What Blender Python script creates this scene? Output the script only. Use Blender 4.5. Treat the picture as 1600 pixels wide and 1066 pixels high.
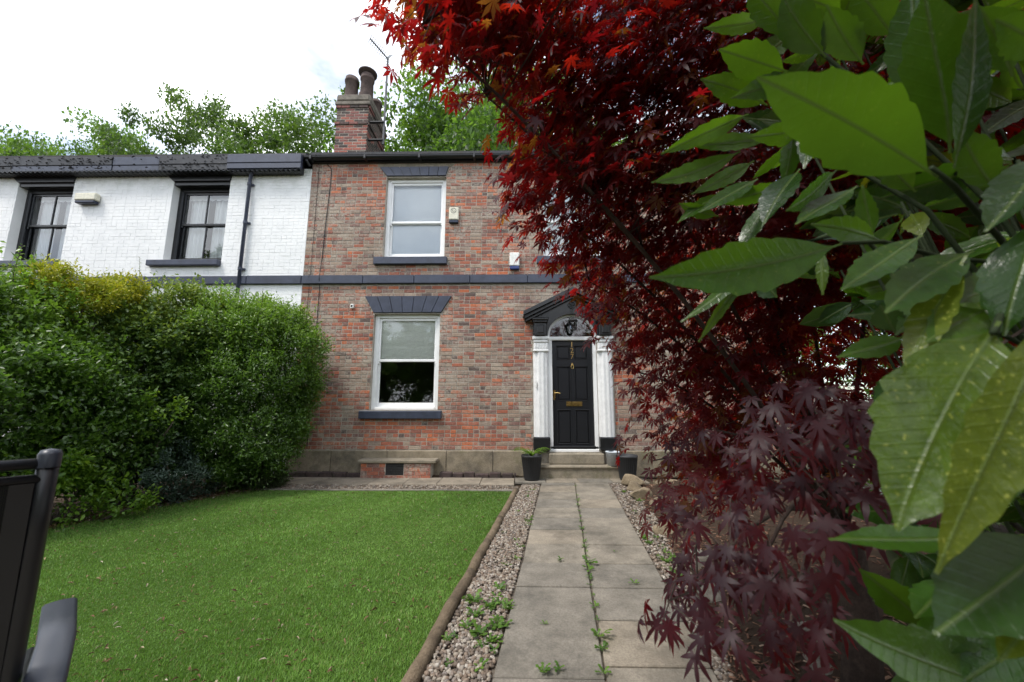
import bpy, math, random
import numpy as np
from mathutils import Matrix, Vector
random.seed(7); RNG = np.random.default_rng(7)
for o in list(bpy.data.objects): bpy.data.objects.remove(o)
scene = bpy.context.scene
col = scene.collection

# ------------------------------------------------------------------ camera
F_PX = 600.0; CAM_H = 1.48
PITCH = math.atan(92 / 600.0); YAW = math.radians(0.9)
cam_d = bpy.data.cameras.new('camera'); cam = bpy.data.objects.new('camera', cam_d); col.objects.link(cam)
cam_d.sensor_width = 36; cam_d.lens = F_PX / 1600 * 36
cam_d.clip_start = 0.02; cam_d.clip_end = 1000
cam.location = (0, 0, CAM_H); cam.rotation_euler = (math.pi / 2 + PITCH, 0, YAW)
cam_d.dof.use_dof = True; cam_d.dof.focus_distance = 6.0; cam_d.dof.aperture_fstop = 4.5
scene.camera = cam

# ------------------------------------------------------------------ sky, sun, exposure
SUN_EL = math.radians(58); SUN_AZ = math.radians(-52)     # from behind and left of the camera (azimuth from -Y towards -X)
sun_dir = Vector((math.sin(SUN_AZ) * math.cos(SUN_EL), -math.cos(SUN_AZ) * math.cos(SUN_EL), math.sin(SUN_EL)))
world = bpy.data.worlds.new('World'); scene.world = world; world.use_nodes = True
nt = world.node_tree; nt.nodes.clear()
wo = nt.nodes.new('ShaderNodeOutputWorld'); bg = nt.nodes.new('ShaderNodeBackground')
sky = nt.nodes.new('ShaderNodeTexSky'); sky.sky_type = 'NISHITA'; sky.sun_disc = False
sky.sun_elevation = SUN_EL; sky.sun_rotation = math.atan2(sun_dir.x, sun_dir.y)
tc = nt.nodes.new('ShaderNodeTexCoord'); mp = nt.nodes.new('ShaderNodeMapping'); mp.inputs['Scale'].default_value = (1.3, 1.3, 2.6)
mp.inputs['Location'].default_value = (0.75, 0.2, 0.3)
cn = nt.nodes.new('ShaderNodeTexNoise'); cn.inputs['Scale'].default_value = 1.7; cn.inputs['Detail'].default_value = 7; cn.inputs['Roughness'].default_value = .52
cr = nt.nodes.new('ShaderNodeValToRGB'); cr.color_ramp.elements[0].position = .40; cr.color_ramp.elements[1].position = .60
cr.color_ramp.elements[0].color = (.06, .06, .06, 1); cr.color_ramp.elements[1].color = (1, 1, 1, 1)
cm = nt.nodes.new('ShaderNodeMix'); cm.data_type = 'RGBA'; cm.inputs['B'].default_value = (11.5, 11.8, 12.2, 1)
for a, b in ((tc.outputs['Generated'], mp.inputs['Vector']), (mp.outputs[0], cn.inputs['Vector']), (cn.outputs['Fac'], cr.inputs[0]),
             (cr.outputs[0], cm.inputs['Factor']), (sky.outputs[0], cm.inputs['A']), (cm.outputs['Result'], bg.inputs[0]), (bg.outputs[0], wo.inputs[0])):
    nt.links.new(a, b)
bg.inputs[1].default_value = 0.1
sun_d = bpy.data.lights.new('sun', 'SUN'); sun = bpy.data.objects.new('sun', sun_d); col.objects.link(sun)
sun_d.energy = 1.5; sun_d.angle = math.radians(14); sun_d.color = (1, .96, .9)
sun.rotation_euler = sun_dir.to_track_quat('Z', 'Y').to_euler()
vs = scene.view_settings; vs.view_transform = 'Standard'; vs.look = 'None'; vs.exposure = 1.12; vs.gamma = 1; vs.use_curve_mapping = False
scene.render.engine = 'CYCLES'
scene.cycles.max_bounces = 7; scene.cycles.transparent_max_bounces = 8; scene.cycles.diffuse_bounces = 3

# ------------------------------------------------------------------ helpers
_fw = np.array([-math.sin(YAW) * math.cos(PITCH), math.cos(YAW) * math.cos(PITCH), math.sin(PITCH)])
_rt = np.array([math.cos(YAW), math.sin(YAW), 0.0]); _up = np.cross(_rt, _fw); _C = np.array([0, 0, CAM_H])
def at(x, y, t): return _C + (_fw + _rt * (x - 800) / F_PX - _up * (y - 533) / F_PX) * t      # a surveyed point at depth t (metres)
def pix(p):
    d = np.asarray(p) - _C; t = d @ _fw
    return 800 + F_PX * (d @ _rt) / t, 533 - F_PX * (d @ _up) / t, t

def tag(o, label=None, cat=None, group=None, kind=None):
    if label: o['label'] = label
    if cat: o['category'] = cat
    if group: o['group'] = group
    if kind: o['kind'] = kind
    return o
def empty(name, loc=(0, 0, 0), parent=None):
    o = bpy.data.objects.new(name, None); col.objects.link(o); o.location = loc; o.empty_display_size = .1
    if parent: o.parent = parent
    return o

class MB:
    def __init__(s): s.v = []; s.f = []; s.m = []; s.n = 0
    def add(s, verts, faces, mi=0):
        b = s.n; s.v.extend([tuple(map(float, p)) for p in verts]); s.n += len(verts)
        for f in faces: s.f.append(tuple(i + b for i in f)); s.m.append(mi)
        return s
    def box(s, x0, x1, y0, y1, z0, z1, mi=0, mat=None, bev=0.0):
        if bev > 0:
            b = min(bev, (x1 - x0) * .45, (y1 - y0) * .45, (z1 - z0) * .45)
            V = []
            idx = {}
            for i, (x, sx) in enumerate(((x0, 1), (x1, -1))):
                for j, (y, sy) in enumerate(((y0, 1), (y1, -1))):
                    for k, (z, sz) in enumerate(((z0, 1), (z1, -1))):
                        idx[i, j, k, 0] = len(V); V.append((x, y + sy * b, z + sz * b))
                        idx[i, j, k, 1] = len(V); V.append((x + sx * b, y, z + sz * b))
                        idx[i, j, k, 2] = len(V); V.append((x + sx * b, y + sy * b, z))
            Fs = []
            g = lambda i, j, k, a: idx[i, j, k, a]
            for i in (0, 1):
                q = [g(i, 0, 0, 0), g(i, 1, 0, 0), g(i, 1, 1, 0), g(i, 0, 1, 0)]; Fs.append(q if i else q[::-1])
                q = [g(0, i, 0, 1), g(1, i, 0, 1), g(1, i, 1, 1), g(0, i, 1, 1)]; Fs.append(q[::-1] if i else q)
                q = [g(0, 0, i, 2), g(1, 0, i, 2), g(1, 1, i, 2), g(0, 1, i, 2)]; Fs.append(q if i else q[::-1])
            for i in (0, 1):
                for j in (0, 1):
                    q = [g(i, j, 0, 0), g(i, j, 1, 0), g(i, j, 1, 1), g(i, j, 0, 1)]; Fs.append(q if (i + j) % 2 == 0 else q[::-1])
                    q = [g(i, 0, j, 0), g(i, 1, j, 0), g(i, 1, j, 2), g(i, 0, j, 2)]; Fs.append(q if (i + j) % 2 else q[::-1])
                    q = [g(0, i, j, 1), g(1, i, j, 1), g(1, i, j, 2), g(0, i, j, 2)]; Fs.append(q if (i + j) % 2 == 0 else q[::-1])
                    for k in (0, 1):
                        q = [g(i, j, k, 0), g(i, j, k, 1), g(i, j, k, 2)]; Fs.append(q if (i + j + k) % 2 else q[::-1])
        else:
            V = [(x0, y0, z0), (x1, y0, z0), (x1, y1, z0), (x0, y1, z0), (x0, y0, z1), (x1, y0, z1), (x1, y1, z1), (x0, y1, z1)]
            Fs = [(3, 2, 1, 0), (4, 5, 6, 7), (0, 1, 5, 4), (1, 2, 6, 5), (2, 3, 7, 6), (3, 0, 4, 7)]
        if mat is not None: V = [tuple(mat @ Vector(p)) for p in V]
        return s.add(V, Fs, mi)
    def prism_y(s, poly, y0, y1, mi=0):          # polygon in x,z (counter-clockwise seen from -Y), extruded in y
        n = len(poly)
        V = [(x, y0, z) for x, z in poly] + [(x, y1, z) for x, z in poly]
        Fs = [tuple(range(n)), tuple(range(2 * n - 1, n - 1, -1))] + [(i, i + n, (i + 1) % n + n, (i + 1) % n) for i in range(n)]
        return s.add(V, Fs, mi)
    def prism_z(s, poly, z0, z1, mi=0):
        n = len(poly)
        V = [(x, y, z0) for x, y in poly] + [(x, y, z1) for x, y in poly]
        Fs = [tuple(range(n - 1, -1, -1)), tuple(range(n, 2 * n))] + [(i, (i + 1) % n, (i + 1) % n + n, i + n) for i in range(n)]
        return s.add(V, Fs, mi)
    def tube(s, pts, rad, n=8, mi=0, flat=None):
        pts = [np.asarray(p, float) for p in pts]; k = len(pts)
        if not hasattr(rad, '__len__'): rad = [rad] * k
        V = []; prev = None
        for i in range(k):
            d = pts[min(i + 1, k - 1)] - pts[max(i - 1, 0)]; d = d / (np.linalg.norm(d) + 1e-9)
            if prev is None:
                a = np.array([0, 0, 1.0]) if abs(d[2]) < .9 else np.array([1.0, 0, 0])
            else: a = prev
            u = a - d * (a @ d); u /= np.linalg.norm(u) + 1e-9; w = np.cross(d, u); prev = u
            for j in range(n):
                t = 2 * math.pi * j / n
                fu, fw_ = (1, 1) if flat is None else flat
                V.append(pts[i] + rad[i] * (u * math.cos(t) * fu + w * math.sin(t) * fw_))
        Fs = []
        for i in range(k - 1):
            for j in range(n):
                Fs.append((i * n + j, i * n + (j + 1) % n, (i + 1) * n + (j + 1) % n, (i + 1) * n + j))
        Fs.append(tuple(range(n - 1, -1, -1))); Fs.append(tuple(range((k - 1) * n, k * n)))
        return s.add(V, Fs, mi)
    def lathe(s, prof, n=20, c=(0, 0, 0), mi=0, flute=0, nf=0):
        V = []; k = len(prof)
        for r, z in prof:
            for j in range(n):
                t = 2 * math.pi * j / n; rr = r * (1 - flute * (.5 + .5 * math.cos(nf * t))) if flute else r
                V.append((c[0] + rr * math.cos(t), c[1] + rr * math.sin(t), c[2] + z))
        Fs = [(i * n + j, i * n + (j + 1) % n, (i + 1) * n + (j + 1) % n, (i + 1) * n + j) for i in range(k - 1) for j in range(n)]
        return s.add(V, Fs, mi)
    def build(s, name, mats, parent=None, smooth=False, loc=None):
        me = bpy.data.meshes.new(name); me.from_pydata(s.v, [], s.f)
        for m in (mats if isinstance(mats, (list, tuple)) else [mats]): me.materials.append(m)
        if len(me.materials) > 1: me.polygons.foreach_set('material_index', s.m)
        if smooth: me.polygons.foreach_set('use_smooth', [True] * len(s.f))
        me.update()
        return link(name, me, parent, loc)
def link(name, me, parent=None, loc=None):
    o = bpy.data.objects.new(name, me); col.objects.link(o)
    if parent: o.parent = parent
    if loc is not None: o.location = loc
    return o

def batch(name, tv, tf, mats4, mat, parent=None, tint=None, smooth=True):
    """one mesh of many transformed copies of a small template (tv verts, tf triangles/quads of equal size)"""
    tv = np.asarray(tv, float); tf = np.asarray(tf, int); M = np.asarray(mats4, float); k = len(M); n = len(tv); fs = tf.shape[1]
    V = np.einsum('kij,nj->kni', M[:, :3, :3], tv) + M[:, None, :3, 3]
    me = mesh_np(name, V.reshape(-1, 3), (tf[None] + (np.arange(k) * n)[:, None, None]).reshape(-1, fs), smooth)
    me.materials.append(mat)
    if tint is not None:
        a = me.attributes.new('tint', 'FLOAT', 'POINT'); a.data.foreach_set('value', np.repeat(np.asarray(tint, np.float32), n))
    return link(name, me, parent)
def mesh_np(name, V, Fc, smooth=False):
    me = bpy.data.meshes.new(name); nv = len(V); nf, fs = Fc.shape
    me.vertices.add(nv); me.vertices.foreach_set('co', V.astype(np.float32).ravel())
    me.loops.add(nf * fs); me.loops.foreach_set('vertex_index', Fc.astype(np.int32).ravel())
    me.polygons.add(nf); me.polygons.foreach_set('loop_start', np.arange(0, nf * fs, fs, dtype=np.int32))
    if smooth: me.polygons.foreach_set('use_smooth', np.ones(nf, bool))
    me.update(calc_edges=True); me.validate()
    return me
def nrm(a): return a / (np.linalg.norm(a, axis=-1, keepdims=True) + 1e-9)
def frames(pos, axis, normal, scale):
    """4x4 matrices: local x along axis, local z close to normal"""
    x = nrm(np.asarray(axis, float)); z = np.asarray(normal, float); z = nrm(z - x * (x * z).sum(-1, keepdims=True)); y = np.cross(z, x)
    k = len(x); M = np.zeros((k, 4, 4)); s = np.asarray(scale, float)
    if s.ndim == 1: s = np.stack([s, s, s], 1)
    M[:, :3, 0] = x * s[:, :1]; M[:, :3, 1] = y * s[:, 1:2]; M[:, :3, 2] = z * s[:, 2:3]; M[:, :3, 3] = pos; M[:, 3, 3] = 1
    return M
def rdir(n): return nrm(RNG.normal(size=(n, 3)))

# ------------------------------------------------------------------ materials
class NT:
    def __init__(s, name):
        s.m = bpy.data.materials.new(name); s.m.use_nodes = True; s.t = s.m.node_tree; s.t.nodes.clear()
        s.out = s.t.nodes.new('ShaderNodeOutputMaterial'); s.geo = None
    def n(s, ty, ins=None, **kw):
        nd = s.t.nodes.new('ShaderNode' + ty)
        for k, v in kw.items(): setattr(nd, k, v)
        for k, v in (ins or {}).items(): s.put(nd.inputs[k], v)
        return nd
    def put(s, sock, v):
        if isinstance(v, bpy.types.NodeSocket): s.t.links.new(v, sock)
        elif isinstance(v, (tuple, list)) and len(v) == 3 and sock.type == 'RGBA': sock.default_value = (*v, 1)
        else: sock.default_value = v
    def pos(s):
        if s.geo is None: s.geo = s.n('NewGeometry')
        return s.geo.outputs['Position']
    def noise(s, scale, detail=4, rough=.55, vec=None, out='Fac'):
        return s.n('TexNoise', {'Vector': vec or s.pos(), 'Scale': scale, 'Detail': detail, 'Roughness': rough}).outputs[out]
    def voro(s, scale, out='Distance', feature='F1', vec=None):
        return s.n('TexVoronoi', {'Vector': vec or s.pos(), 'Scale': scale}, feature=feature).outputs[out]
    def ramp(s, fac, stops):
        r = s.n('ValToRGB', {'Fac': fac}); e = r.color_ramp.elements
        while len(e) < len(stops): e.new(.5)
        for i, (p, c) in enumerate(stops):
            e[i].position = p; e[i].color = (*c, 1) if hasattr(c, '__len__') else (c, c, c, 1)
        return r.outputs[0]
    def mix(s, f, a, b, mode='MIX'):
        nd = s.n('Mix', data_type='RGBA', blend_type=mode); s.put(nd.inputs['Factor'], f); s.put(nd.inputs['A'], a); s.put(nd.inputs['B'], b)
        return nd.outputs['Result']
    def attr(s, name): return s.n('Attribute', attribute_name=name).outputs['Fac']
    def bump(s, h, strength=.3, dist=.01):
        return s.n('Bump', {'Height': h, 'Strength': strength, 'Distance': dist}).outputs[0]
    def bsdf(s, color, rough=.7, spec=.5, normal=None, metal=0.0, coat=0.0):
        b = s.n('BsdfPrincipled'); s.put(b.inputs['Base Color'], color); s.put(b.inputs['Roughness'], rough)
        s.put(b.inputs['Specular IOR Level'], spec); s.put(b.inputs['Metallic'], metal); s.put(b.inputs['Coat Weight'], coat)
        if normal is not None: s.put(b.inputs['Normal'], normal)
        return b.outputs[0]
    def done(s, sh): s.t.links.new(sh, s.out.inputs['Surface']); return s.m

def mat_brick(name, c, smear=.85):
    t = NT(name)
    n1 = t.noise(34, 5, .65); base = t.mix(t.ramp(n1, [(.3, 0), (.75, 1)]), tuple(x * .6 for x in c), tuple(min(1, x * 1.35) for x in c))
    sm = t.ramp(t.noise(1.7, 7, .72), [(.43, .05), (.60, smear)])
    sm2 = t.ramp(t.noise(21, 4, .7), [(.38, 0), (.56, 1)])
    m = t.n('Math', {0: sm, 1: sm2}, operation='MULTIPLY').outputs[0]
    c2 = t.mix(m, base, (.42, .365, .30))
    lime = t.ramp(t.noise(11, 8, .75), [(.66, 0), (.73, .75)])
    c3 = t.mix(lime, c2, (.55, .52, .47))
    soot = t.ramp(t.noise(1.1, 5, .6), [(.42, .0), (.7, .3)])
    c4 = t.mix(soot, c3, t.mix(.55, c3, (.05, .043, .04)))
    return t.done(t.bsdf(c4, .9, .25, t.bump(t.noise(90, 5, .7), .55, .006)))
BR_C = [(.50, .15, .07), (.38, .125, .075), (.28, .108, .078), (.22, .118, .098), (.33, .235, .175), (.285, .20, .155), (.39, .305, .235), (.12, .085, .075)]
M_BR = [mat_brick('brick_tone_%d' % i, c) for i, c in enumerate(BR_C)]
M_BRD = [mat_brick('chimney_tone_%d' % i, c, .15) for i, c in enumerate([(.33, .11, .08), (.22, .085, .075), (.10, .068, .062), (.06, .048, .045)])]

def mat_mortar():
    t = NT('lime_mortar'); c = t.ramp(t.noise(9, 6, .7), [(.3, (.26, .23, .19)), (.7, (.49, .445, .38))])
    return t.done(t.bsdf(c, .95, .1, t.bump(t.noise(120, 4), .6, .006)))
def mat_stone(name, a, b, sc=6, bs=.5, dark=(.07, .065, .055), moss=None, rough=.88):
    t = NT(name); c = t.mix(t.ramp(t.noise(sc, 7, .65), [(.3, 0), (.7, 1)]), a, b)
    c = t.mix(t.ramp(t.noise(sc * .35, 8, .75), [(.47, 0), (.66, .8)]), c, dark)
    if moss: c = t.mix(t.ramp(t.noise(sc * .6, 5, .7), [(.56, 0), (.68, .6)]), c, moss)
    c = t.mix(t.ramp(t.noise(70, 3, .7), [(.35, .35), (.6, 0)]), c, tuple(x * .4 for x in a))
    return t.done(t.bsdf(c, rough, .3, t.bump(t.noise(sc * 9, 6, .7), bs, .012)))
def mat_paint(name, c, rough=.45, var=.25, bs=.15, spec=.5, sc=8, wear=None):
    t = NT(name); cc = t.mix(t.ramp(t.noise(sc, 6, .65), [(.35, 0), (.7, 1)]), tuple(x * (1 - var) for x in c), tuple(min(1, x * (1 + var * .5)) for x in c))
    if wear: cc = t.mix(t.ramp(t.noise(14, 7, .75), [(.64, 0), (.69, .8)]), cc, wear)
    return t.done(t.bsdf(cc, rough, spec, t.bump(t.noise(60, 4), bs, .003)))
def mat_white_brick():
    t = NT('white_painted_brick')
    c = t.mix(t.ramp(t.noise(2.5, 7, .7), [(.4, 0), (.75, .6)]), (.84, .84, .83), (.66, .67, .67))
    c = t.mix(t.ramp(t.noise(26, 5, .75), [(.70, 0), (.745, .8)]), c, (.33, .27, .23))
    sep = t.n('SeparateXYZ', {0: t.pos()}).outputs[2]
    mr = t.n('MapRange', {'Value': sep, 'From Min': 6.0, 'From Max': 6.55, 'To Min': 0, 'To Max': .55}).outputs[0]
    al = t.n('Math', {0: mr, 1: t.ramp(t.noise(5, 6, .7), [(.35, 0), (.65, 1)])}, operation='MULTIPLY').outputs[0]
    c = t.mix(al, c, (.36, .38, .27))
    return t.done(t.bsdf(c, .6, .4, t.bump(t.noise(45, 6, .7), .35, .01)))
def mat_glass(name='window_glass', base=.035, tintc=(.95, .97, .97)):
    t = NT(name)
    fr = t.n('Fresnel', {'IOR': 1.52, 'Normal': t.bump(t.noise(1.6, 2), .05, .01)}).outputs[0]
    g = t.n('BsdfGlossy', {'Color': (.95, .97, 1), 'Roughness': .008, 'Normal': t.bump(t.noise(1.6, 2), .05, .01)}).outputs[0]
    tr = t.n('BsdfTransparent', {'Color': tintc}).outputs[0]
    f = t.n('Math', {0: fr, 1: 1.25}, operation='MULTIPLY'); f2 = t.n('Math', {0: f.outputs[0], 1: base}, operation='ADD', use_clamp=True).outputs[0]
    return t.done(t.n('MixShader', {0: f2, 1: tr, 2: g}).outputs[0])
def mat_plain(name, c, rough=.5, spec=.5, metal=0.0, coat=0.0):
    t = NT(name); n = t.noise(25, 4); cc = t.mix(t.ramp(n, [(.3, 0), (.7, 1)]), tuple(x * .85 for x in c), tuple(min(1, x * 1.1) for x in c))
    r = t.n('MapRange', {'Value': n, 'To Min': rough * .8, 'To Max': min(1, rough * 1.25)}).outputs[0]
    return t.done(t.bsdf(cc, r, spec, None, metal, coat))
def mat_leaf(name, stops, trans, tw=.45, rough=.4, spec=.5, spots=None, vein=False, nsc=18):
    """stops: colour ramp over a per-leaf tint attribute; trans: transmitted colours over the same tint"""
    t = NT(name); ti = t.attr('tint')
    c = t.ramp(ti, stops); tr = t.ramp(ti, trans)
    nz = t.noise(nsc, 3)
    c = t.mix(t.ramp(nz, [(.3, .55), (.7, 0)]), c, tuple(x * .55 for x in stops[0][1]))
    nrmv = None
    if spots:
        oc = t.n('TexCoord').outputs['Object']
        uv = t.n('Attribute', attribute_name='leafuv').outputs['Vector']
        add = t.n('VectorMath', {0: uv, 1: t.n('CombineXYZ', {0: ti, 1: ti, 2: 0.0}).outputs[0]}, operation='ADD').outputs[0]
        wuv = t.n('VectorMath', {0: uv, 1: t.n('VectorMath', {0: t.noise(14, 3, .6, add, 'Color'), 'Scale': .09}, operation='SCALE').outputs[0]}, operation='ADD').outputs[0]
        v = t.voro(15, vec=wuv); v2 = t.voro(41, vec=wuv); gate = t.ramp(t.noise(5, 2, .5, add), [(.42, 0), (.6, 1)])
        msk = t.ramp(v, [(.06, .7), (.24, 0)]); msk2 = t.ramp(v2, [(.06, .55), (.22, 0)])
        mm = t.n('Math', {0: t.n('Math', {0: msk, 1: msk2}, operation='MAXIMUM').outputs[0], 1: t.n('Math', {0: gate, 1: t.ramp(ti, [(.55, 0), (.7, 1)])}, operation='MAXIMUM').outputs[0]}, operation='MULTIPLY').outputs[0]
        am = t.n('Math', {0: mm, 1: t.attr('spot')}, operation='MULTIPLY').outputs[0]
        c = t.mix(am, c, spots); tr = t.mix(am, tr, tuple(min(1, x * 1.5) for x in spots))
        sx = t.n('SeparateXYZ', {0: uv}); ya = t.n('Math', {0: sx.outputs[1]}, operation='ABSOLUTE').outputs[0]
        rib = t.ramp(ya, [(.0, 1), (.02, 0)])
        wv = t.n('TexWave', {'Vector': t.n('CombineXYZ', {0: t.n('Math', {0: sx.outputs[0], 1: t.n('Math', {0: ya, 1: -.8}, operation='MULTIPLY').outputs[0]}, operation='ADD').outputs[0], 1: 0.0, 2: 0.0}).outputs[0], 'Scale': 2.6, 'Distortion': 1.0}).outputs['Fac']
        hv = t.n('Math', {0: t.ramp(wv, [(.0, .7), (.10, 1)]), 1: rib}, operation='SUBTRACT').outputs[0]
        tr = t.mix(rib, tr, (.06, .10, .02)); c = t.mix(t.n('Math', {0: rib, 1: .5}, operation='MULTIPLY').outputs[0], c, (.16, .22, .06))
        nrmv = t.bump(t.n('Math', {0: hv, 1: t.noise(160, 3)}, operation='ADD').outputs[0], .4, .002)
    b = t.bsdf(c, rough, spec, nrmv)
    tl = t.n('BsdfTranslucent', {'Color': tr}).outputs[0]
    return t.done(t.n('MixShader', {0: tw, 1: b, 2: tl}).outputs[0])

M_MORTAR = mat_mortar(); M_WHITEBR = mat_white_brick()
M_PLINTH = mat_stone('plinth_sandstone', (.21, .17, .115), (.37, .31, .225), 5, .9, (.085, .075, .06), (.17, .16, .08))
M_DARKSTONE = mat_stone('dark_edging_brick', (.055, .04, .038), (.11, .075, .068), 12, .6, (.03, .027, .025), (.06, .06, .035))
M_STEP = mat_stone('step_sandstone', (.24, .205, .15), (.36, .31, .235), 7, .5, (.12, .11, .085), (.16, .15, .08))
M_SLAB = [mat_stone('paving_slab_%d' % i, a, b, 3.5, .5, d, rough=.85) for i, (a, b, d) in enumerate([
    ((.165, .145, .115), (.33, .29, .23), (.08, .073, .06)), ((.15, .135, .11), (.285, .255, .21), (.075, .07, .06)), ((.195, .165, .125), (.36, .31, .24), (.10, .088, .07))])]
M_NAVY = mat_paint('slate_blue_painted_stone', (.042, .050, .080), .42, .3, .35, .5, 7, (.09, .09, .095))
M_BLACKPAINT = mat_paint('black_gloss_paint', (.012, .0125, .014), .3, .25, .15, .5)
M_DOOR = mat_paint('black_door_paint', (.011, .012, .015), .36, .15, .08, .5)
M_WHITE = mat_paint('white_gloss_paint', (.87, .87, .86), .35, .05, .12, .5, 5)
M_WHITEWORN = mat_paint('worn_white_paint', (.80, .80, .79), .45, .12, .5, .45, 9, (.55, .52, .47))
M_GUTTER = mat_plain('black_plastic', (.012, .012, .013), .35)
M_FASCIA = mat_paint('peeling_black_fascia', (.03, .031, .036), .5, .4, .6, .4, 5, (.10, .098, .09))
M_BARK = mat_stone('bark', (.06, .048, .036), (.13, .105, .08), 14, .8, (.03, .025, .02))
M_MAPLEWOOD = mat_stone('maple_bark', (.045, .03, .024), (.09, .062, .05), 20, .6, (.02, .015, .012))
M_TIMBER = mat_stone('weathered_timber', (.13, .095, .06), (.245, .185, .12), 9, .8, (.06, .045, .03))
M_GLASS = mat_glass(); M_GLASS2 = mat_glass('old_window_glass', .05)
M_BRASS = mat_plain('brass', (.62, .43, .16), .28, .5, 1.0)
M_IRON = mat_plain('dark_iron', (.02, .02, .02), .6)
M_DARKROOM = mat_plain('room_plaster', (.18, .17, .155), .9)
M_BLIND = mat_paint('linen_blind', (.88, .88, .80), .9, .08, .3, .1, 30)
M_SHEER = mat_paint('white_sheer_blind', (.90, .91, .91), .9, .03, .1, .1, 3)
M_PLASTIC = mat_plain('cream_plastic', (.68, .65, .52), .4); M_PLASTICW = mat_plain('white_plastic', (.78, .78, .74), .4)
M_BLUE = mat_plain('blue_plastic', (.015, .035, .16), .3); M_DKBLUE = mat_plain('dark_blue_plastic', (.012, .017, .04), .3)
M_GREY = mat_plain('galvanised_grey', (.42, .44, .46), .4, .5, .7); M_TERRA = mat_stone('sooty_clay_pot', (.085, .06, .055), (.15, .11, .095), 9, .4, (.035, .03, .03))
M_POT = mat_plain('charcoal_planter', (.022, .023, .025), .55); M_BUCKET = mat_plain('pale_bucket', (.58, .62, .66), .35)
M_ROOF = mat_stone('slate_roof', (.05, .05, .055), (.085, .085, .09), 12, .4); M_CABLE = mat_plain('black_cable', (.014, .013, .012), .6)
M_CHAIRMETAL = mat_plain('charcoal_powder_coat', (.010, .0105, .012), .36, .5); M_ARM = mat_plain('grey_armrest_plastic', (.028, .032, .043), .36, .5)
M_ROCK = mat_stone('garden_sandstone', (.23, .175, .11), (.36, .29, .195), 8, .9, (.12, .095, .065))
M_ROCKG = mat_stone('grey_garden_stone', (.16, .14, .115), (.27, .24, .2), 9, .9, (.07, .065, .055))

# ================================================================== SETTING: ground, lawn, path, gravel, terrace
FY = 7.85
def mat_soil():
    t = NT('garden_soil'); c = t.mix(t.ramp(t.noise(5, 7, .7), [(.3, 0), (.7, 1)]), (.045, .032, .022), (.11, .08, .055))
    return t.done(t.bsdf(c, .95, .1, t.bump(t.noise(40, 7, .75), .9, .03)))
def mat_turfbase():
    t = NT('turf_backing'); c = t.mix(t.noise(14, 5, .7), (.04, .08, .014), (.07, .125, .024))
    return t.done(t.bsdf(c, .9, .1, t.bump(t.noise(60, 5, .7), .8, .02)))
M_SOIL = mat_soil(); M_TURF = mat_turfbase()
g = MB(); g.add([(-300, -300, -.04), (300, -300, -.04), (300, 300, -.04), (-300, 300, -.04)], [(0, 1, 2, 3)])
tag(g.build('ground', M_SOIL), kind='structure')

PSL = .1125                                           # the path runs slightly aslant to the house
def path_c(Y): return .47 + (Y - 2.35) * PSL          # centre joint
def log_x(Y): return -.57 + (Y - 2.3) * .124
def lawn_left(Y): return -4.52 - (6.75 - Y) * .55 + .07 * math.sin(Y * 3.1)
# lawn
g = MB(); ys = [1.35 + i * (6.6 - 1.35) / 24 for i in range(25)]
V = []
for Y in ys:
    V += [(max(lawn_left(Y), -8.2), Y, -.006), (log_x(Y) + .02, Y, -.006)]
g.add(V, [(2 * i, 2 * i + 1, 2 * i + 3, 2 * i + 2) for i in range(24)])
tag(g.build('lawn', M_TURF), kind='structure')
# gravel beds (structure) under the pebbles
M_GRIT = mat_stone('gravel_grit', (.15, .12, .09), (.25, .21, .165), 30, .9, (.07, .06, .045))
g = MB()
V = []
for Y in ys + [7.02]: V += [(log_x(Y) + .03, Y, -.012), (path_c(Y) - .6, Y, -.012)]
g.add(V, [(2 * i, 2 * i + 1, 2 * i + 3, 2 * i + 2) for i in range(len(ys))])
def grav_r(Y): return path_c(Y) + .6 + np.interp(Y, [1.3, 2.4, 3.4, 4.6, 5.6, 6.6, 7.3], [.02, .04, .2, .26, .32, .30, .34])
V = []; yr = [1.35 + i * 5.95 / 24 for i in range(25)]
for Y in yr: V += [(path_c(Y) + .58, Y, -.014), (grav_r(Y), Y, -.014)]
g.add(V, [(2 * i, 2 * i + 1, 2 * i + 3, 2 * i + 2) for i in range(24)])
g.add([(-4.85, 6.62, -.012), (.0, 6.62, -.012), (.0, 7.02, -.012), (-4.85, 7.02, -.012)], [(0, 1, 2, 3)])
tag(g.build('gravel_bed', M_GRIT), kind='structure')

# path: each slab its own piece
path = MB().box(0, 0.001, 0, 0.001, -.05, -.049)
pb = MB(); V = []
for Y in (1.3, 7.3): V += [(path_c(Y) - .58, Y, -.01), (path_c(Y) + .585, Y, -.01)]
pb.add(V, [(0, 1, 3, 2)]); path = tag(pb.build('path', M_GRIT), kind='structure')
def slab(x0, x1, y0, y1, z=.012, th=.04, tilt=0, i=None, name='slab', parent=path, skew=PSL):
    b = MB(); b.box(x0, x1, y0, y1, -th, 0, bev=.006)
    out = []
    ym = (y0 + y1) / 2
    cx = (x0 + x1) / 2
    for p in b.v:
        jig = .004 * math.sin(37 * p[0] + 11 * p[1])
        out.append((p[0] + (p[1]) * skew + jig, p[1] + .003 * math.sin(29 * p[0]) - (p[0]) * 0, p[2] + z + tilt * (p[1] - ym) + tilt * .4 * (p[0] - cx)))
    b.v = out
    return b.build(name, M_SLAB[random.randrange(3) if i is None else i], parent)
L0 = .47 - 2.35 * PSL
rowsR = []; y = 2.86 - .457 * 3
while y < 7.2: rowsR.append(y); y += .457
for k, y in enumerate(rowsR):
    slab(L0 + .006, L0 + .598, y + .006, y + .451, .012 + random.uniform(-.004, .004), tilt=random.uniform(-.008, .008))
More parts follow.
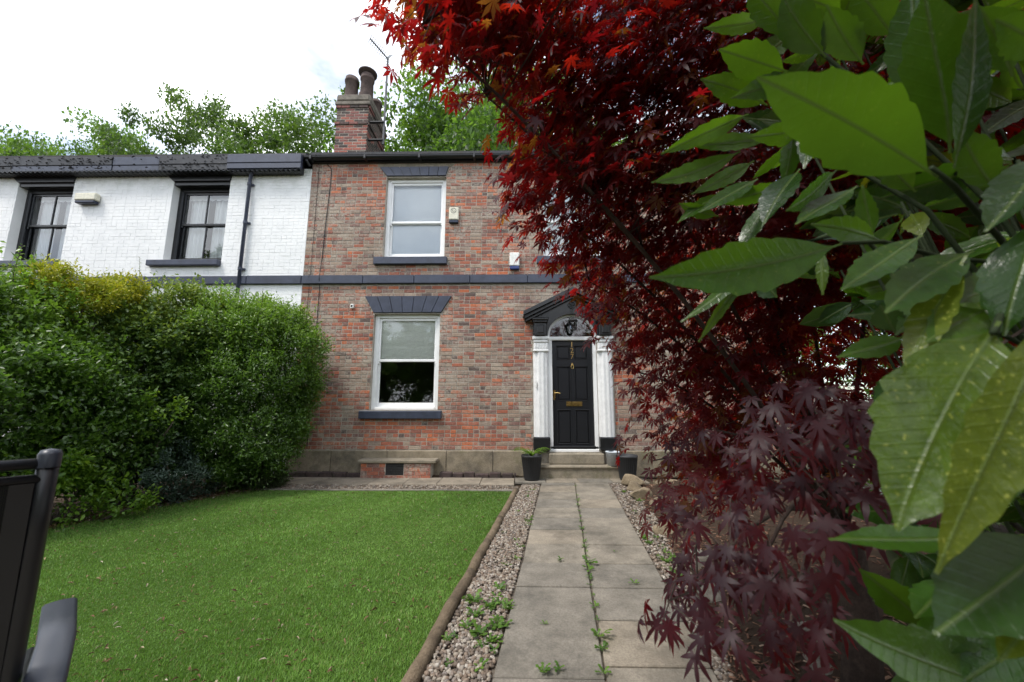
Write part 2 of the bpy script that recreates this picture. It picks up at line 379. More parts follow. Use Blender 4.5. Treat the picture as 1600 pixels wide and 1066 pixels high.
yl = [1.39, 2.305, 3.317, 3.774, 4.231, 4.688, 5.145, 5.602, 6.059, 6.516, 6.973, 7.2]
for k in range(len(yl) - 1):
    tl = .035 if k == 3 else random.uniform(-.008, .008)
    slab(L0 - .598, L0 - .008, yl[k] + .007, yl[k + 1] - .007, .012 + random.uniform(-.004, .004), tilt=tl)
# slabs across in front of the step and along the house front
for x0, x1 in ((-.06, .5), (.51, 1.1), (1.11, 1.7), (1.71, 2.35)):
    slab(x0, x1, 7.21, 7.62, .02, skew=0)
x = -4.9; k = 0
while x < -.2:
    w = [.6, .75, .9, .62][k % 4]; slab(x, min(x + w - .008, -.07), 7.0, 7.58, .022 + random.uniform(-.003, .003), skew=0, i=2); x += w; k += 1
g = MB().box(-4.75, -.06, 6.585, 6.64, -.05, .02, bev=.008); tag(g.build('lawn_kerb', M_SLAB[1], path), 'thin concrete edging strip along the back of the lawn')

# terrace the chair stands on (behind and below the lens)
g = MB().box(-5.2, .42, -3.2, 1.15, -.04, .33, bev=.01); tag(g.build('terrace', M_SLAB[1]), kind='structure')
# planting bed on the right
def mat_bed():
    t = NT('bed_soil'); c = t.mix(t.noise(9, 7, .75), (.035, .024, .018), (.10, .068, .048))
    return t.done(t.bsdf(c, .95, .1, t.bump(t.noise(50, 7, .8), 1, .03)))
M_BED = mat_bed()
V = []; Fc = []; nx, ny = 26, 40
for j in range(ny):
    for i in range(nx):
        Y = -.5 + j * 7.7 / (ny - 1); x0 = grav_r(max(Y, 1.3)); X = x0 + (6.5 - x0) * (i / (nx - 1)) ** 1.4
        h = .16 * (1 - math.exp(-(X - x0) / .35)) + .018 * math.sin(5 * X + 3 * Y) + .02 * math.sin(7.7 * Y - 2 * X)
        V.append((X, Y, h * (1 if Y < 6.6 else max(0, (7.2 - Y) / .6)) - .012))
for j in range(ny - 1):
    for i in range(nx - 1): a = j * nx + i; Fc.append((a, a + 1, a + nx + 1, a + nx))
g = MB().add(V, Fc); tag(g.build('planting_bed', M_BED, smooth=True), kind='structure')
def bed_z(X, Y):
    x0 = grav_r(max(Y, 1.3)); return (.16 * (1 - math.exp(-max(0, X - x0) / .35)) + .018 * math.sin(5 * X + 3 * Y) + .02 * math.sin(7.7 * Y - 2 * X)) * (1 if Y < 6.6 else max(0, (7.2 - Y) / .6)) - .012

# ================================================================== HOUSES
def sub(iv, a, b):
    out = []
    for (p, q) in iv:
        if b <= p or a >= q: out.append((p, q)); continue
        if a > p: out.append((p, a))
        if b < q: out.append((b, q))
    return out
def brick_geo(x0, x1, y0, y1, z0, z1, c=.004):
    V = [(x0, y1, z0), (x1, y1, z0), (x1, y1, z1), (x0, y1, z1), (x0, y0 + c, z0), (x1, y0 + c, z0), (x1, y0 + c, z1), (x0, y0 + c, z1),
         (x0 + c, y0, z0 + c), (x1 - c, y0, z0 + c), (x1 - c, y0, z1 - c), (x0 + c, y0, z1 - c)]
    Fs = [(8, 9, 10, 11)]
    for i in range(4):
        j = (i + 1) % 4; Fs.append((4 + i, 4 + j, 8 + j, 8 + i)); Fs.append((i, j, 4 + j, 4 + i))
    return V, Fs
COURSE = .0785
def lay(x0, x1, z0, z1, blocks, BL=.232):
    """blocks: functions z -> (xl, xr) or None; yields clipped bricks (xl, xr, zb, zt, full)"""
    z = z0; r = 0
    while z < z1 - .03:
        zt = min(z + COURSE, z1); zm = (z + zt) / 2
        x = x0 - (r % 2) * BL / 2 - random.uniform(0, .02); hdr = (r % 4 == 3); k = 0
        while x < x1:
            L = BL / 2 if hdr else BL
            if not hdr and random.random() < .25: L = BL / 2
            iv = [(max(x, x0), min(x + L, x1))]
            for b in blocks:
                h = b(zm)
                if h: iv = sub(iv, *h)
            for (p, q) in iv:
                if q - p > .035: yield p + .0065, q - .0065, z + .0065, zt - .0065, (q - p) > L - .001
            x += L
        z = zt; r += 1
def rect(xl, xr, zb, zt): return lambda z: (xl, xr) if zb < z < zt else None
def trap(bl, br, tl, tr, zb, zt):
    return lambda z: (bl + (tl - bl) * (z - zb) / (zt - zb), br + (tr - br) * (z - zb) / (zt - zb)) if zb < z < zt else None
def backing(x0, x1, z0, z1, holes, y0, y1):
    xs = sorted({x0, x1, *[h[0] for h in holes], *[h[1] for h in holes]}); zs = sorted({z0, z1, *[h[2] for h in holes], *[h[3] for h in holes]})
    b = MB()
    for i in range(len(xs) - 1):
        for j in range(len(zs) - 1):
            cx, cz = (xs[i] + xs[i + 1]) / 2, (zs[j] + zs[j + 1]) / 2
            if not any(h[0] < cx < h[1] and h[2] < cz < h[3] for h in holes): b.box(xs[i], xs[i + 1], y0, y1, zs[j], zs[j + 1])
    return b
def fbm(x, z):
    return (math.sin(1.7 * x + 2.1 * z + 1.0) + math.sin(3.1 * x - 2.3 * z) * .8 + math.sin(.9 * z * 3 + x * .6) * .7 + math.sin(6.3 * x + 5.2 * z + 2) * .5) / 3

house = empty('brick_house', (0, FY, 0)); tag(house, 'red brick terraced house with black front door and white sash windows', 'house')
house_inv = Matrix.Translation((0, -FY, 0))
def under(o, p): o.parent = p; o.matrix_parent_inverse = p.matrix_world.inverted() if False else Matrix.Translation(-Vector(world_loc(p))); return o
def world_loc(p):
    v = Vector(p.location)
    # children built in world coordinates keep them through an inverse matrix; their own world origin is 0
    return v if p.parent is None else Vector((0, 0, 0))
def hb(mb, name, mats, parent=None, smooth=False, label=None):      # a part of the brick house built in world coordinates
    o = mb.build(name, mats, None, smooth); under(o, parent or house)
    if label: o['label'] = label
    return o

LWIN = (-3.02, -1.63, 1.28, 3.265); UWIN = (-2.91, -1.58, 4.51, 6.37); RWIN = (.55, 1.88, 4.51, 6.37); R2 = (3.2, 4.55, 1.28, 3.265); R3 = (3.2, 4.55, 4.51, 6.37)
DOOR = (.62, 1.60, .45, 3.22)
HX0, HX1 = -4.6, 5.6
w = backing(HX0, HX1, 0, 6.86, [LWIN, UWIN, RWIN, DOOR], FY + .005, FY + .33)
wall = hb(w, 'wall', M_MORTAR)
def lint_b(cx): return trap(cx - .72, cx + .72, cx - .925, cx + .925, 3.285, 3.65)
blocks = [rect(*LWIN[:2], 1.10, 3.285), rect(-3.2, -1.54, 1.10, 1.27), trap(-3.04, -1.60, -3.24, -1.39, 3.285, 3.65),
          rect(*UWIN[:2], 4.34, 6.40), rect(-3.08, -1.51, 4.33, 4.505), trap(-2.91, -1.58, -3.08, -1.52, 6.38, 6.62), rect(-3.12, -1.45, 6.62, 6.70),
          rect(*RWIN[:2], 4.34, 6.40), rect(.40, 2.0, 4.33, 4.505), trap(.55, 1.88, .40, 2.03, 6.38, 6.62),
          rect(.30, 1.94, .4, 2.78), rect(.32, 1.92, 2.7, 3.2), trap(.2, 2.05, 1.1, 1.12, 3.2, 3.72), rect(HX0, HX1, 3.91, 4.10)]
tone_w = {'red': [4.5, 8, 5, 2.5, 1.2, 1.2, .4, .6], 'tan': [.5, 1.6, 2.2, 3.0, 4, 5, 1.0, .6], 'mid': [1.8, 4.5, 4.5, 3.5, 2.2, 2.6, .5, .8]}
def tone(x, z):
    f = fbm(x, z) + random.gauss(0, .22)
    if x > -.9: f -= .25 if z < 4 else -.05
    if z < 1.7 and x < -1.4: f += .55
    if z > 6.35: f += .5
    if 4.2 < z < 5.4 and -1.5 < x < .3: f += .35
    if 4.6 < z < 6.2 and x < -3: f -= .2
    w_ = tone_w['red'] if f > .25 else tone_w['tan'] if f < -.12 else tone_w['mid']
    return random.choices(range(8), w_)[0]
jb = MB(); cand = []
for (p, q, zb, zt, full) in lay(HX0, HX1, .50, 6.80, blocks):
    tn = tone((p + q) / 2, (zb + zt) / 2); pr = random.uniform(-.0045, .0025)
    u, v, d = pix(((p + q) / 2, FY, (zb + zt) / 2))
    cand.append((p, q, zb, zt, tn, pr, full, u, v, d))
vis = sorted([c for c in cand if c[6] and 505 < c[7] < 828 and c[3] < 6.7 and c[1] - c[0] > .15], key=lambda c: c[9])[:300]
ids = {id(c) for c in vis}; bm_cache = {}
for c in cand:
    p, q, zb, zt, tn, pr, full = c[:7]
    if id(c) in ids:
        key = (tn, round(q - p, 3))
        if key not in bm_cache:
            L = q - p; V_, F_ = brick_geo(-L / 2, L / 2, 0, .05, -(COURSE - .013) / 2, (COURSE - .013) / 2)
            me = bpy.data.meshes.new('brick'); me.from_pydata(V_, [], F_); me.materials.append(M_BR[tn]); bm_cache[key] = me
        o = link('brick', bm_cache[key], None, ((p + q) / 2, FY + pr, (zb + zt) / 2)); o.rotation_euler = (0, random.uniform(-.006, .006), 0); o.parent = wall
    else:
        V_, F_ = brick_geo(p, q, FY + pr, FY + .05, zb, zt); jb.add(V_, F_, tn)
o = hb(jb, 'brickwork', M_BR, wall); o['kind'] = 'stuff'
# patch of tan render above the upper lintel
hb(MB().prism_y([(-3.11, 6.625), (-1.46, 6.625), (-1.36, 6.70), (-3.11, 6.70)], FY - .004, FY + .05), 'lintel_render', M_STEP)
# plinth of sandstone blocks
pl = hb(MB().box(HX0, HX1, FY - .018, FY + .05, -.02, .47), 'plinth', M_MORTAR)
for x0, x1 in ((-4.6, -3.72), (-3.71, -2.6), (-2.59, -1.42), (-1.41, -.50), (-.49, .42), (1.95, 2.9), (2.91, 4.0), (4.01, 5.6)):
    b = MB().box(x0, x1, FY - .05, FY + .03, 0, .485, bev=.01)
    o = hb(b, 'plinth_stone', M_PLINTH, pl)
# dark edging bricks at the foot of the wall
x = -4.5
eb = hb(MB().box(-4.6, .0, 7.68, FY - .052, -.03, .03), 'footing', M_SOIL)
while x < -.05:
    wd = random.uniform(.2, .29)
    if not (-3.12 < x + wd / 2 < -1.62):
        b = MB().box(x, min(x + wd - .012, -.04), 7.60 + random.uniform(0, .02), 7.72, -.03, .10 + random.uniform(-.03, .015), bev=.012); hb(b, 'edging_brick', M_DARKSTONE, eb)
    x += wd
# cellar vent: brick ledge with stone cap
led = hb(MB().box(-3.0, -1.66, 7.545, FY - .052, -.03, .29), 'cellar_ledge', M_MORTAR)
hb(MB().box(-3.05, -1.56, 7.50, FY - .052, .292, .352, bev=.012), 'ledge_cap', M_STEP, led)
for r in range(4):
    x = -3.0 - (r % 2) * .11
    while x < -1.66:
        a, b_ = max(x, -3.0), min(x + .225, -1.66)
        if b_ - a > .05:
            for (p, q) in (sub([(a, b_)], -2.53, -2.17) if 0 < r < 4 else [(a, b_)]):
                if q - p > .03:
                    V_, F_ = brick_geo(p + .004, q - .004, 7.535, 7.60, -.005 + r * .073, .062 + r * .073, .004); t_ = MB().add(V_, F_)
                    hb(t_, 'brick', M_BR[random.choice([1, 1, 2, 2, 0, 3])], led)
        x += .23
gr = MB().box(-2.52, -2.18, 7.542, 7.56, .07, .285)
for i in range(7):
    for j in range(4): gr.box(-2.505 + i * .046, -2.475 + i * .046, 7.532, 7.545, .085 + j * .05, .115 + j * .05)
hb(gr, 'vent_grille', M_IRON, led)

# string course, shared line along both houses
def string_course(x0, x1, parent, nm='string_course'):
    s = None; x = x0; r = empty_part = None
    segs = []
    while x < x1:
        wd = random.uniform(1.0, 1.5); segs.append((x, min(x + wd, x1))); x += wd
    root = MB().box(x0, x1, FY + .002, FY + .04, 3.93, 4.08).build(nm, M_NAVY); under(root, parent)
    for a, b_ in segs:
        o = MB().box(a + .002, b_ - .002, FY - .06 + random.uniform(-.004, .004), FY + .03, 3.915, 4.10 + random.uniform(-.004, .004), bev=.012).build('course_stone', M_NAVY); under(o, root)
    return root
string_course(HX0, HX1, house)

def lintel(parent, bl, br, tl, tr, zb, zt, n, lab=None):
    base = MB().prism_y([(bl, zb), (br, zb), (tr, zt), (tl, zt)], FY - .002, FY + .12).build('lintel', M_BLACKPAINT); under(base, parent)
    for i in range(n):
        a, b_ = i / n, (i + 1) / n; e = .006
        p = MB().prism_y([(bl + (br - bl) * a + e, zb + .006), (bl + (br - bl) * b_ - e, zb + .006), (tl + (tr - tl) * b_ - e, zt), (tl + (tr - tl) * a + e, zt)], FY - .028 - random.uniform(0, .004), FY + .002)
        o = p.build('voussoir', M_NAVY); under(o, base)
    return base
lintel(house, -3.035, -1.605, -3.235, -1.395, 3.29, 3.645, 7)
lintel(house, -2.9, -1.59, -3.07, -1.53, 6.395, 6.61, 7)
lintel(house, .56, 1.87, .41, 2.02, 6.395, 6.61, 7)
for (x0, x1, z0, z1) in ((-3.2, -1.54, 1.105, 1.265), (-3.08, -1.51, 4.335, 4.50), (.40, 2.02, 4.335, 4.50)):
    hb(MB().box(x0, x1, FY - .085, FY + .2, z0, z1, bev=.012), 'window_sill', M_NAVY)

def sash_window(parent, xl, xr, zb, zt, zm, mat, glass, yf, fr=.07, st=.055, bars=0, blind=None):
    """box frame > two sashes, panes; yf = front of box frame"""
    f = MB(); D = .12
    f.box(xl, xl + fr, yf, yf + D, zb, zt, bev=.006); f.box(xr - fr, xr, yf, yf + D, zb, zt, bev=.006)
    f.box(xl + fr, xr - fr, yf, yf + D, zt - fr, zt, bev=.006); f.box(xl + fr, xr - fr, yf - .015, yf + D, zb, zb + fr * .8, bev=.006)
    for xx in (xl + fr, xr - fr - .018): f.box(xx, xx + .018, yf + .005, yf + .03, zb + fr * .8, zt - fr, bev=.003)
    win = f.build('window', mat); under(win, parent)
    a, b_ = xl + fr + .001, xr - fr - .001
    for k, (z0, z1, y0) in enumerate(((zm - .02, zt - fr, yf + .035), (zb + fr * .8, zm + .028, yf + .078))):
        if k == 0: z0, z1, y0 = zm - .02, zt - fr, yf + .032
        s = MB(); bot = .05 if k == 0 else .085; top = st if k == 0 else .05
        s.box(a, a + st, y0, y0 + .04, z0, z1, bev=.005); s.box(b_ - st, b_, y0, y0 + .04, z0, z1, bev=.005)
        s.box(a + st, b_ - st, y0, y0 + .04, z0, z0 + bot, bev=.005); s.box(a + st, b_ - st, y0, y0 + .04, z1 - top, z1, bev=.005)
        if k == 0:
            for xx in (a, b_ - .045): s.box(xx, xx + .045, y0 + .002, y0 + .038, z0 - .05, z0 + .01, bev=.01)
        o = s.build('sash', mat); under(o, win)
        n = bars + 1; wd = (b_ - a - 2 * st)
        for i in range(n):
            p0 = a + st + wd * i / n; p1 = a + st + wd * (i + 1) / n
            if i: q = MB().box(p0 - .011, p0 + .011, y0 + .004, y0 + .036, z0 + bot, z1 - top).build('glazing_bar', mat); under(q, win)
            pn = MB().add([(p0 + (.011 if i else 0), y0 + .02, z0 + bot), (p1 - (.011 if i < n - 1 else 0), y0 + .02, z0 + bot), (p1 - (.011 if i < n - 1 else 0), y0 + .02, z1 - top), (p0 + (.011 if i else 0), y0 + .02, z1 - top)], [(0, 1, 2, 3)]).build('pane', glass); under(pn, win)
    rv = MB()                                                 # plastered reveal behind the frame
    rv.box(xl - .02, xl, yf + D, yf + .5, zb, zt); rv.box(xr, xr + .02, yf + D, yf + .5, zb, zt)
    return win
def roman_blind(win, xl, xr, z0, z1, y, mat, folds=3, name='blind'):
    V = []; n = folds * 8; Fs = []
    for i in range(n + 1):
        t = i / n; z = z1 + (z0 - z1) * t; yy = y - .018 * (abs(math.sin(math.pi * t * folds)) ** .4)
        V += [(xl, yy, z), (xr, yy, z)]
    for i in range(n): Fs.append((2 * i, 2 * i + 1, 2 * i + 3, 2 * i + 2))
    o = MB().add(V, Fs).build(name, mat, smooth=True); under(o, win); return o
def curtain(win, x0, x1, z0, z1, y, mat, folds=6, name='curtain'):
    V = []; n = folds * 8
    for i in range(n + 1):
        t = i / n; yy = y + .035 * math.sin(2 * math.pi * folds * t) + .012 * math.sin(17 * t)
        V += [(x0 + (x1 - x0) * t, yy, z0), (x0 + (x1 - x0) * t, yy, z1)]
    o = MB().add(V, [(2 * i, 2 * i + 2, 2 * i + 3, 2 * i + 1) for i in range(n)]).build(name, mat, smooth=True); under(o, win); return o
YW = FY + .09
w1 = sash_window(house, *LWIN, 2.29, M_WHITE, M_GLASS, YW); roman_blind(w1, LWIN[0] + .08, LWIN[1] - .08, 2.32, 3.2, YW + .115, M_BLIND, 3)
w2 = sash_window(house, *UWIN, 5.36, M_WHITE, M_GLASS, YW); 
roman_blind(w2, UWIN[0] + .04, UWIN[1] - .04, 4.55, 6.3, YW + .135, M_SHEER, 2)
w3 = sash_window(house, *RWIN, 5.36, M_WHITE, M_GLASS, YW); curtain(w3, RWIN[0] + .03, RWIN[1] - .03, 4.5, 6.35, YW + .19, M_SHEER, 3)
# shell of the house: side, back, floors
sh = MB().box(HX0, HX0 + .2, FY + .34, FY + 6.2, 0, 6.8).box(HX1 - .2, HX1, FY + .34, FY + 6.2, 0, 6.8).box(HX0 + .2, HX1 - .2, FY + 6.0, FY + 6.2, 0, 6.8)
sh.box(HX0 + .2, HX1 - .2, FY + .34, FY + 6.0, 3.55, 3.75).box(HX0 + .2, HX1 - .2, FY + .34, FY + 6.0, .2, .3).box(HX0 + .2, HX1 - .2, FY + .34, FY + 6.0, 6.65, 6.75)
hb(sh, 'house_shell', M_DARKROOM)
def roof(parent, x0, x1, ov=.1, z0=6.87, pitch=27):
    tp = math.tan(math.radians(pitch)); yr = FY + 3.1
    b = MB(); th = .06
    P = [(FY - ov, z0), (yr, z0 + tp * (yr - FY + ov)), (FY + 6.3, z0)]
    V = []
    for X in (x0, x1):
        V += [(X, P[0][0], P[0][1]), (X, P[1][0], P[1][1]), (X, P[2][0], P[2][1]), (X, P[0][0], P[0][1] + th), (X, P[1][0], P[1][1] + th), (X, P[2][0], P[2][1] + th)]
    b.add(V, [(0, 1, 7, 6), (1, 2, 8, 7), (3, 9, 10, 4), (4, 10, 11, 5), (0, 6, 9, 3), (2, 5, 11, 8), (0, 3, 4, 1), (1, 4, 5, 2), (6, 7, 10, 9), (7, 8, 11, 10)])
    o = b.build('roof', M_ROOF); under(o, parent); return o
roof(house, HX0, HX1)
# gutter on brackets
gm = MB(); prof = [(math.cos(a) * .06, math.sin(a) * .06) for a in [math.pi + i * math.pi / 8 for i in range(9)]]
V = []
for X in (-4.72, HX1):
    for (py, pz) in prof: V.append((X, FY - .135 + py, 6.79 + pz + (.012 * (X - HX0) / 10)))
    for (py, pz) in prof[::-1]: V.append((X, FY - .135 + py * .88, 6.79 + pz * .88 + .004))
n = 18
gm.add(V, [(i, (i + 1) % n, (i + 1) % n + n, i + n) for i in range(n)] + [tuple(range(n - 1, -1, -1)), tuple(range(n, 2 * n))])
gut = hb(gm, 'gutter', M_GUTTER)
hb(MB().box(-4.6, HX1, FY - .062, FY - .002, 6.71, 6.86), 'eaves_board', M_BLACKPAINT)
x = -4.55
while x < HX1: hb(MB().box(x - .02, x + .02, FY - .205, FY - .064, 6.71, 6.735).box(x - .02, x + .02, FY - .21, FY - .19, 6.72, 6.80), 'gutter_bracket', M_GUTTER, gut); x += 1.2
hb(MB().tube([(-4.66, FY - .12, 6.76), (-4.66, FY - .12, 6.70), (-4.62, FY - .06, 6.62)], .035, 10), 'gutter_outlet', M_GUTTER, gut)

# chimney
CX0, CX1, CY0, CY1 = -4.62, -3.80, 8.75, 9.95
ch = hb(MB().box(CX0 + .005, CX1 - .005, CY0 + .005, CY1 - .005, 6.8, 9.0), 'chimney', M_MORTAR)
cb = MB(); z = 6.9; r = 0
while z < 8.93:
    off = .03 if 8.38 < z < 8.46 else .025 if z > 8.84 else 0.0
    for face in range(4):
        if face == 2: continue
        a0, a1 = (CX0, CX1) if face in (0, 2) else (CY0, CY1)
        x = a0 - (r % 2) * .115
        while x < a1:
            p, q = max(x, a0) + .005, min(x + .228, a1) - .005
            if q - p > .04:
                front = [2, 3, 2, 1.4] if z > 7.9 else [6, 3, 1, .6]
                tn = random.choices(range(4), front if face == 0 else [.3, 1, 3.5, 3])[0]; pr = random.uniform(-.003, .003) - off  # side faces draw darker tones: their shade is put into the brick colour
                if face == 0: V_, F_ = brick_geo(p - (off if p < a0 + .01 else 0), q + (off if q > a1 - .01 else 0), CY0 + pr, CY0 + .06, z + .005, z + .07)
                elif face == 1:
                    V_, F_ = brick_geo(p, q, pr, .06, z + .005, z + .07); V_ = [(CX1 - b2, a, c) for a, b2, c in V_]
                else:
                    V_, F_ = brick_geo(p, q, pr, .06, z + .005, z + .07); V_ = [(CX0 + b2, a, c) for a, b2, c in V_]; F_ = [f[::-1] for f in F_]
                cb.add(V_, F_, tn)
            x += .23
    z += .0785; r += 1
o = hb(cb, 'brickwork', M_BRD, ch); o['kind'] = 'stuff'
hb(MB().box(CX0 - .045, CX1 + .045, CY0 - .045, CY1 + .045, 8.94, 9.04, bev=.015).box(CX0 - .03, CX1 + .03, CY0 - .03, CY1 + .03, 9.042, 9.27, bev=.05), 'chimney_cap', M_ROCKG, ch)
def pot(x, y, z, h, r, cap=False):
    prof = [(r * 1.05, 0), (r, .05), (r * .93, h * .8), (r * 1.06, h * .82), (r * 1.08, h * .88), (r * .98, h * .9), (r * .98, h), (r * .8, h), (r * .78, h * .6)]
    b = MB().lathe(prof, 20, (x, y, z))
    o = hb(b, 'chimney_pot', M_TERRA, ch, True)
    if cap: b2 = MB().lathe([(r * .7, h - .02), (r * .75, h + .05), (r * 1.4, h + .06), (r * 1.42, h + .09), (r * .9, h + .17), (.001, h + .2)], 20, (x, y, z)); hb(b2, 'pot_cowl', M_TERRA, ch, True)
pot(-4.40, 9.0, 9.23, .70, .17); pot(-4.00, 9.02, 9.23, .80, .17, True); pot(-4.32, 9.6, 9.23, .75, .16); pot(-3.98, 9.62, 9.22, .55, .16, False)

# door surround
ds = hb(MB().box(.615, .70, FY + .0, FY + .14, .50, 2.70, bev=.008).box(1.535, 1.605, FY + .0, FY + .14, .50, 2.70, bev=.008).box(.615, 1.605, FY - .006, FY + .15, 2.70, 2.775, bev=.01).box(.615, 1.605, FY - .01, FY + .15, .455, .515, bev=.008), 'door_frame', M_WHITE)
for cx in (.465, 1.765):
    hwid = .165; b = MB(); prof = []; N = 40
    for i in range(N + 1):                                     # fluted half round
        t = i / N; a = math.pi * t; rr = 1 - .13 * abs(math.sin(a * 3.5)) ** .6 if False else 1 - .10 * (.5 - .5 * math.cos(2 * math.pi * 5 * t))
        prof.append((cx - hwid * .93 * math.cos(a) * (rr if .1 < t < .9 else 1), FY - .002 - .115 * math.sin(a) * rr))
    zs = [.76, .80, 2.46]
    V = []
    for z in zs:
        for (x_, y_) in prof: V.append((x_, y_, z))
    m = N + 1
    b.add(V, [(j * m + i, j * m + i + 1, (j + 1) * m + i + 1, (j + 1) * m + i) for j in range(2) for i in range(N)])
    pil = hb(b, 'pilaster', M_WHITEWORN, None, True)
    hb(MB().box(cx - .165, cx + .165, FY - .145, FY + .01, .50, .76, bev=.02), 'pilaster_base', M_BLACKPAINT, pil)
    hb(MB().box(cx - .17, cx + .17, FY - .15, FY + .01, 2.70, 2.765, bev=.01).box(cx - .15, cx + .15, FY - .135, FY + .01, 2.63, 2.70, bev=.02).box(cx - .16, cx + .16, FY - .13, FY + .01, 2.45, 2.49, bev=.012).box(cx - .145, cx + .145, FY - .115, FY + .01, 2.49, 2.63, bev=.01), 'pilaster_capital', M_WHITEWORN, pil)
    for k in range(5): hb(MB().box(cx - .13 + k * .056, cx - .094 + k * .056, FY - .125, FY - .11, 2.52, 2.61, bev=.012), 'capital_bead', M_WHITEWORN, pil)
# fanlight and black pediment
AC, AZ, AR = 1.11, 2.775, .455
arc = [(AC + AR * math.cos(a), AZ + AR * .92 * math.sin(a)) for a in [i * math.pi / 24 for i in range(25)]]
arcO = [(AC + (AR + .045) * math.cos(a), AZ + (AR + .045) * .92 * math.sin(a)) for a in [i * math.pi / 24 for i in range(25)]]
ped = MB()
out = [(AC + (.82 if i < 12 else -.82 if i > 12 else 0), 0) for i in range(25)]
def tymp(x): return 3.58 - .47 * abs(x - AC) / .84
V = []; Fs = []
top = []
for i, (x_, z_) in enumerate(arcO):
    a = i * math.pi / 24; c_, s_ = math.cos(a), math.sin(a)
    k = 1e9
    X = AC + (.80 * c_ / max(abs(c_), s_ * 1.0 + 1e-6) if abs(c_) > .707 else .80 * c_ / s_); Z = tymp(X) if abs(c_) <= .707 else None
    if Z is None: X = AC + math.copysign(.80, c_); Z = AZ + (tymp(X) - AZ) * min(1, s_ / .707)
    top.append((X, Z))
y0, y1 = FY - .10, FY + .02
n = 25
V = [(x_, y0, z_) for x_, z_ in arcO] + [(x_, y0, z_) for x_, z_ in top] + [(x_, y1, z_) for x_, z_ in arcO]
Fs = [(i, i + n, i + n + 1, i + 1) for i in range(n - 1)] + [(i, i + 1, i + 1 + 2 * n, i + 2 * n) for i in range(n - 1)]
ped.add(V, Fs)
pd = hb(ped, 'pediment', M_BLACKPAINT)
for sgn in (-1, 1):
    for (off, th, y_) in ((0, .075, -.36), (-.06, .07, -.27), (-.115, .06, -.18)):
        A = (AC + sgn * (1.0 - .0 + off * .4), 3.235 + off); B = (AC, 3.735 + off * 1.05)
        poly = [A, (B[0], B[1]), (B[0], B[1] - th * 1.1), (A[0], A[1] - th)]
        if sgn > 0: poly = poly[::-1]
        hb(MB().prism_y(poly if False else poly[::-1], FY + y_, FY + .01), 'raking_cornice', M_BLACKPAINT, pd)
    cx = AC + sgn * .655
    hb(MB().box(cx - .165, cx + .165, FY - .27, FY + .01, 3.075, 3.13, bev=.015).box(cx - .15, cx + .15, FY - .24, FY + .01, 3.03, 3.078, bev=.015), 'cornice_block', M_BLACKPAINT, pd)
    cn_ = hb(MB().box(cx - .125, cx + .125, FY - .19, FY + .01, 2.772, 3.035, bev=.012), 'console', M_BLACKPAINT, pd)
    hb(MB().box(cx - .07, cx + .07, FY - .212, FY - .185, 2.815, 2.985, bev=.012), 'console_panel', M_BLACKPAINT, pd)
ros = MB().tube([(AC + .07 * math.cos(a), FY - .115, 3.42 + .07 * math.sin(a)) for a in [i * math.pi / 8 for i in range(17)]], .012, 6)
for k in range(5): ros.tube([(AC, FY - .115, 3.42), (AC + .05 * math.cos(k * 1.256), FY - .12, 3.42 + .05 * math.sin(k * 1.256))], .012, 6)
hb(ros, 'rosette', M_BLACKPAINT, pd)
b = MB(); V = [(x_, FY + .0, z_) for x_, z_ in arc] + [(x_, FY + .0, z_) for x_, z_ in arcO] + [(x_, FY + .06, z_) for x_, z_ in arc]
b.add(V, [(i, i + n, i + n + 1, i + 1) for i in range(n - 1)] + [(i, i + 1, i + 1 + 2 * n, i + 2 * n) for i in range(n - 1)])
fl = hb(b, 'fanlight', M_WHITE)
hb(MB().add([(x_, FY + .05, z_) for x_, z_ in arc], [tuple(range(25))]), 'pane', M_GLASS, fl)
# door
DXL, DXR, DZ0, DZ1, DY = .705, 1.53, .52, 2.695, FY + .075
rows = [(.60, 1.29), (1.46, 2.17), (2.30, 2.60)]; cxs = [(DXL + .085, 1.085), (1.15, DXR - .085)]
xs = [DXL] + [v for c in cxs for v in c] + [DXR]; zs = [DZ0] + [v for c in rows for v in c] + [DZ1]
db = MB()
for i in range(5):
    for j in range(7):
        pan = i in (1, 3) and j in (1, 3, 5); db.box(xs[i], xs[i + 1], DY + (.022 if pan else 0), DY + .05, zs[j], zs[j + 1])
door = hb(db, 'door', M_DOOR)
for a, b_ in cxs:
    for c_, d_ in rows:
        hb(MB().box(a + .035, b_ - .035, DY + .006, DY + .024, c_ + .035, d_ - .035, bev=.014), 'door_panel', M_DOOR, door)
        mo = MB()
        for (p, q, r_, s_) in ((a, a + .018, c_, d_), (b_ - .018, b_, c_, d_), (a + .018, b_ - .018, c_, c_ + .018), (a + .018, b_ - .018, d_ - .018, d_)): mo.box(p, q, DY - .008, DY + .022, r_, s_, bev=.006)
        hb(mo, 'panel_moulding', M_DOOR, door)
hb(MB().box(.98, 1.30, DY - .012, DY, 1.355, 1.445, bev=.004).box(1.01, 1.27, DY - .02, DY - .011, 1.378, 1.422, bev=.004), 'letter_plate', M_BRASS, door)
hb(MB().box(.722, .762, DY - .008, DY, 1.48, 1.68, bev=.004).tube([(.742, DY - .008, 1.62), (.742, DY - .05, 1.62), (.80, DY - .055, 1.625), (.855, DY - .05, 1.61)], .0105, 8), 'door_handle', M_BRASS, door)
kn = MB().lathe([(.001, -.012), (.022, -.01), (.026, .0)], 12).v
hb(MB().box(1.10, 1.135, DY - .018, DY, 2.17, 2.235, bev=.008).tube([(1.1175 + .026 * math.sin(a), DY - .02, 2.155 - .048 * math.cos(a)) for a in [.5 + i * (5.28) / 10 for i in range(11)]], .008, 8), 'door_knocker', M_BRASS, door)
hb(MB().box(.64, 1.6, FY + .0, FY + .12, .515, .575, bev=.01), 'weather_bar', M_BLACKPAINT, door)
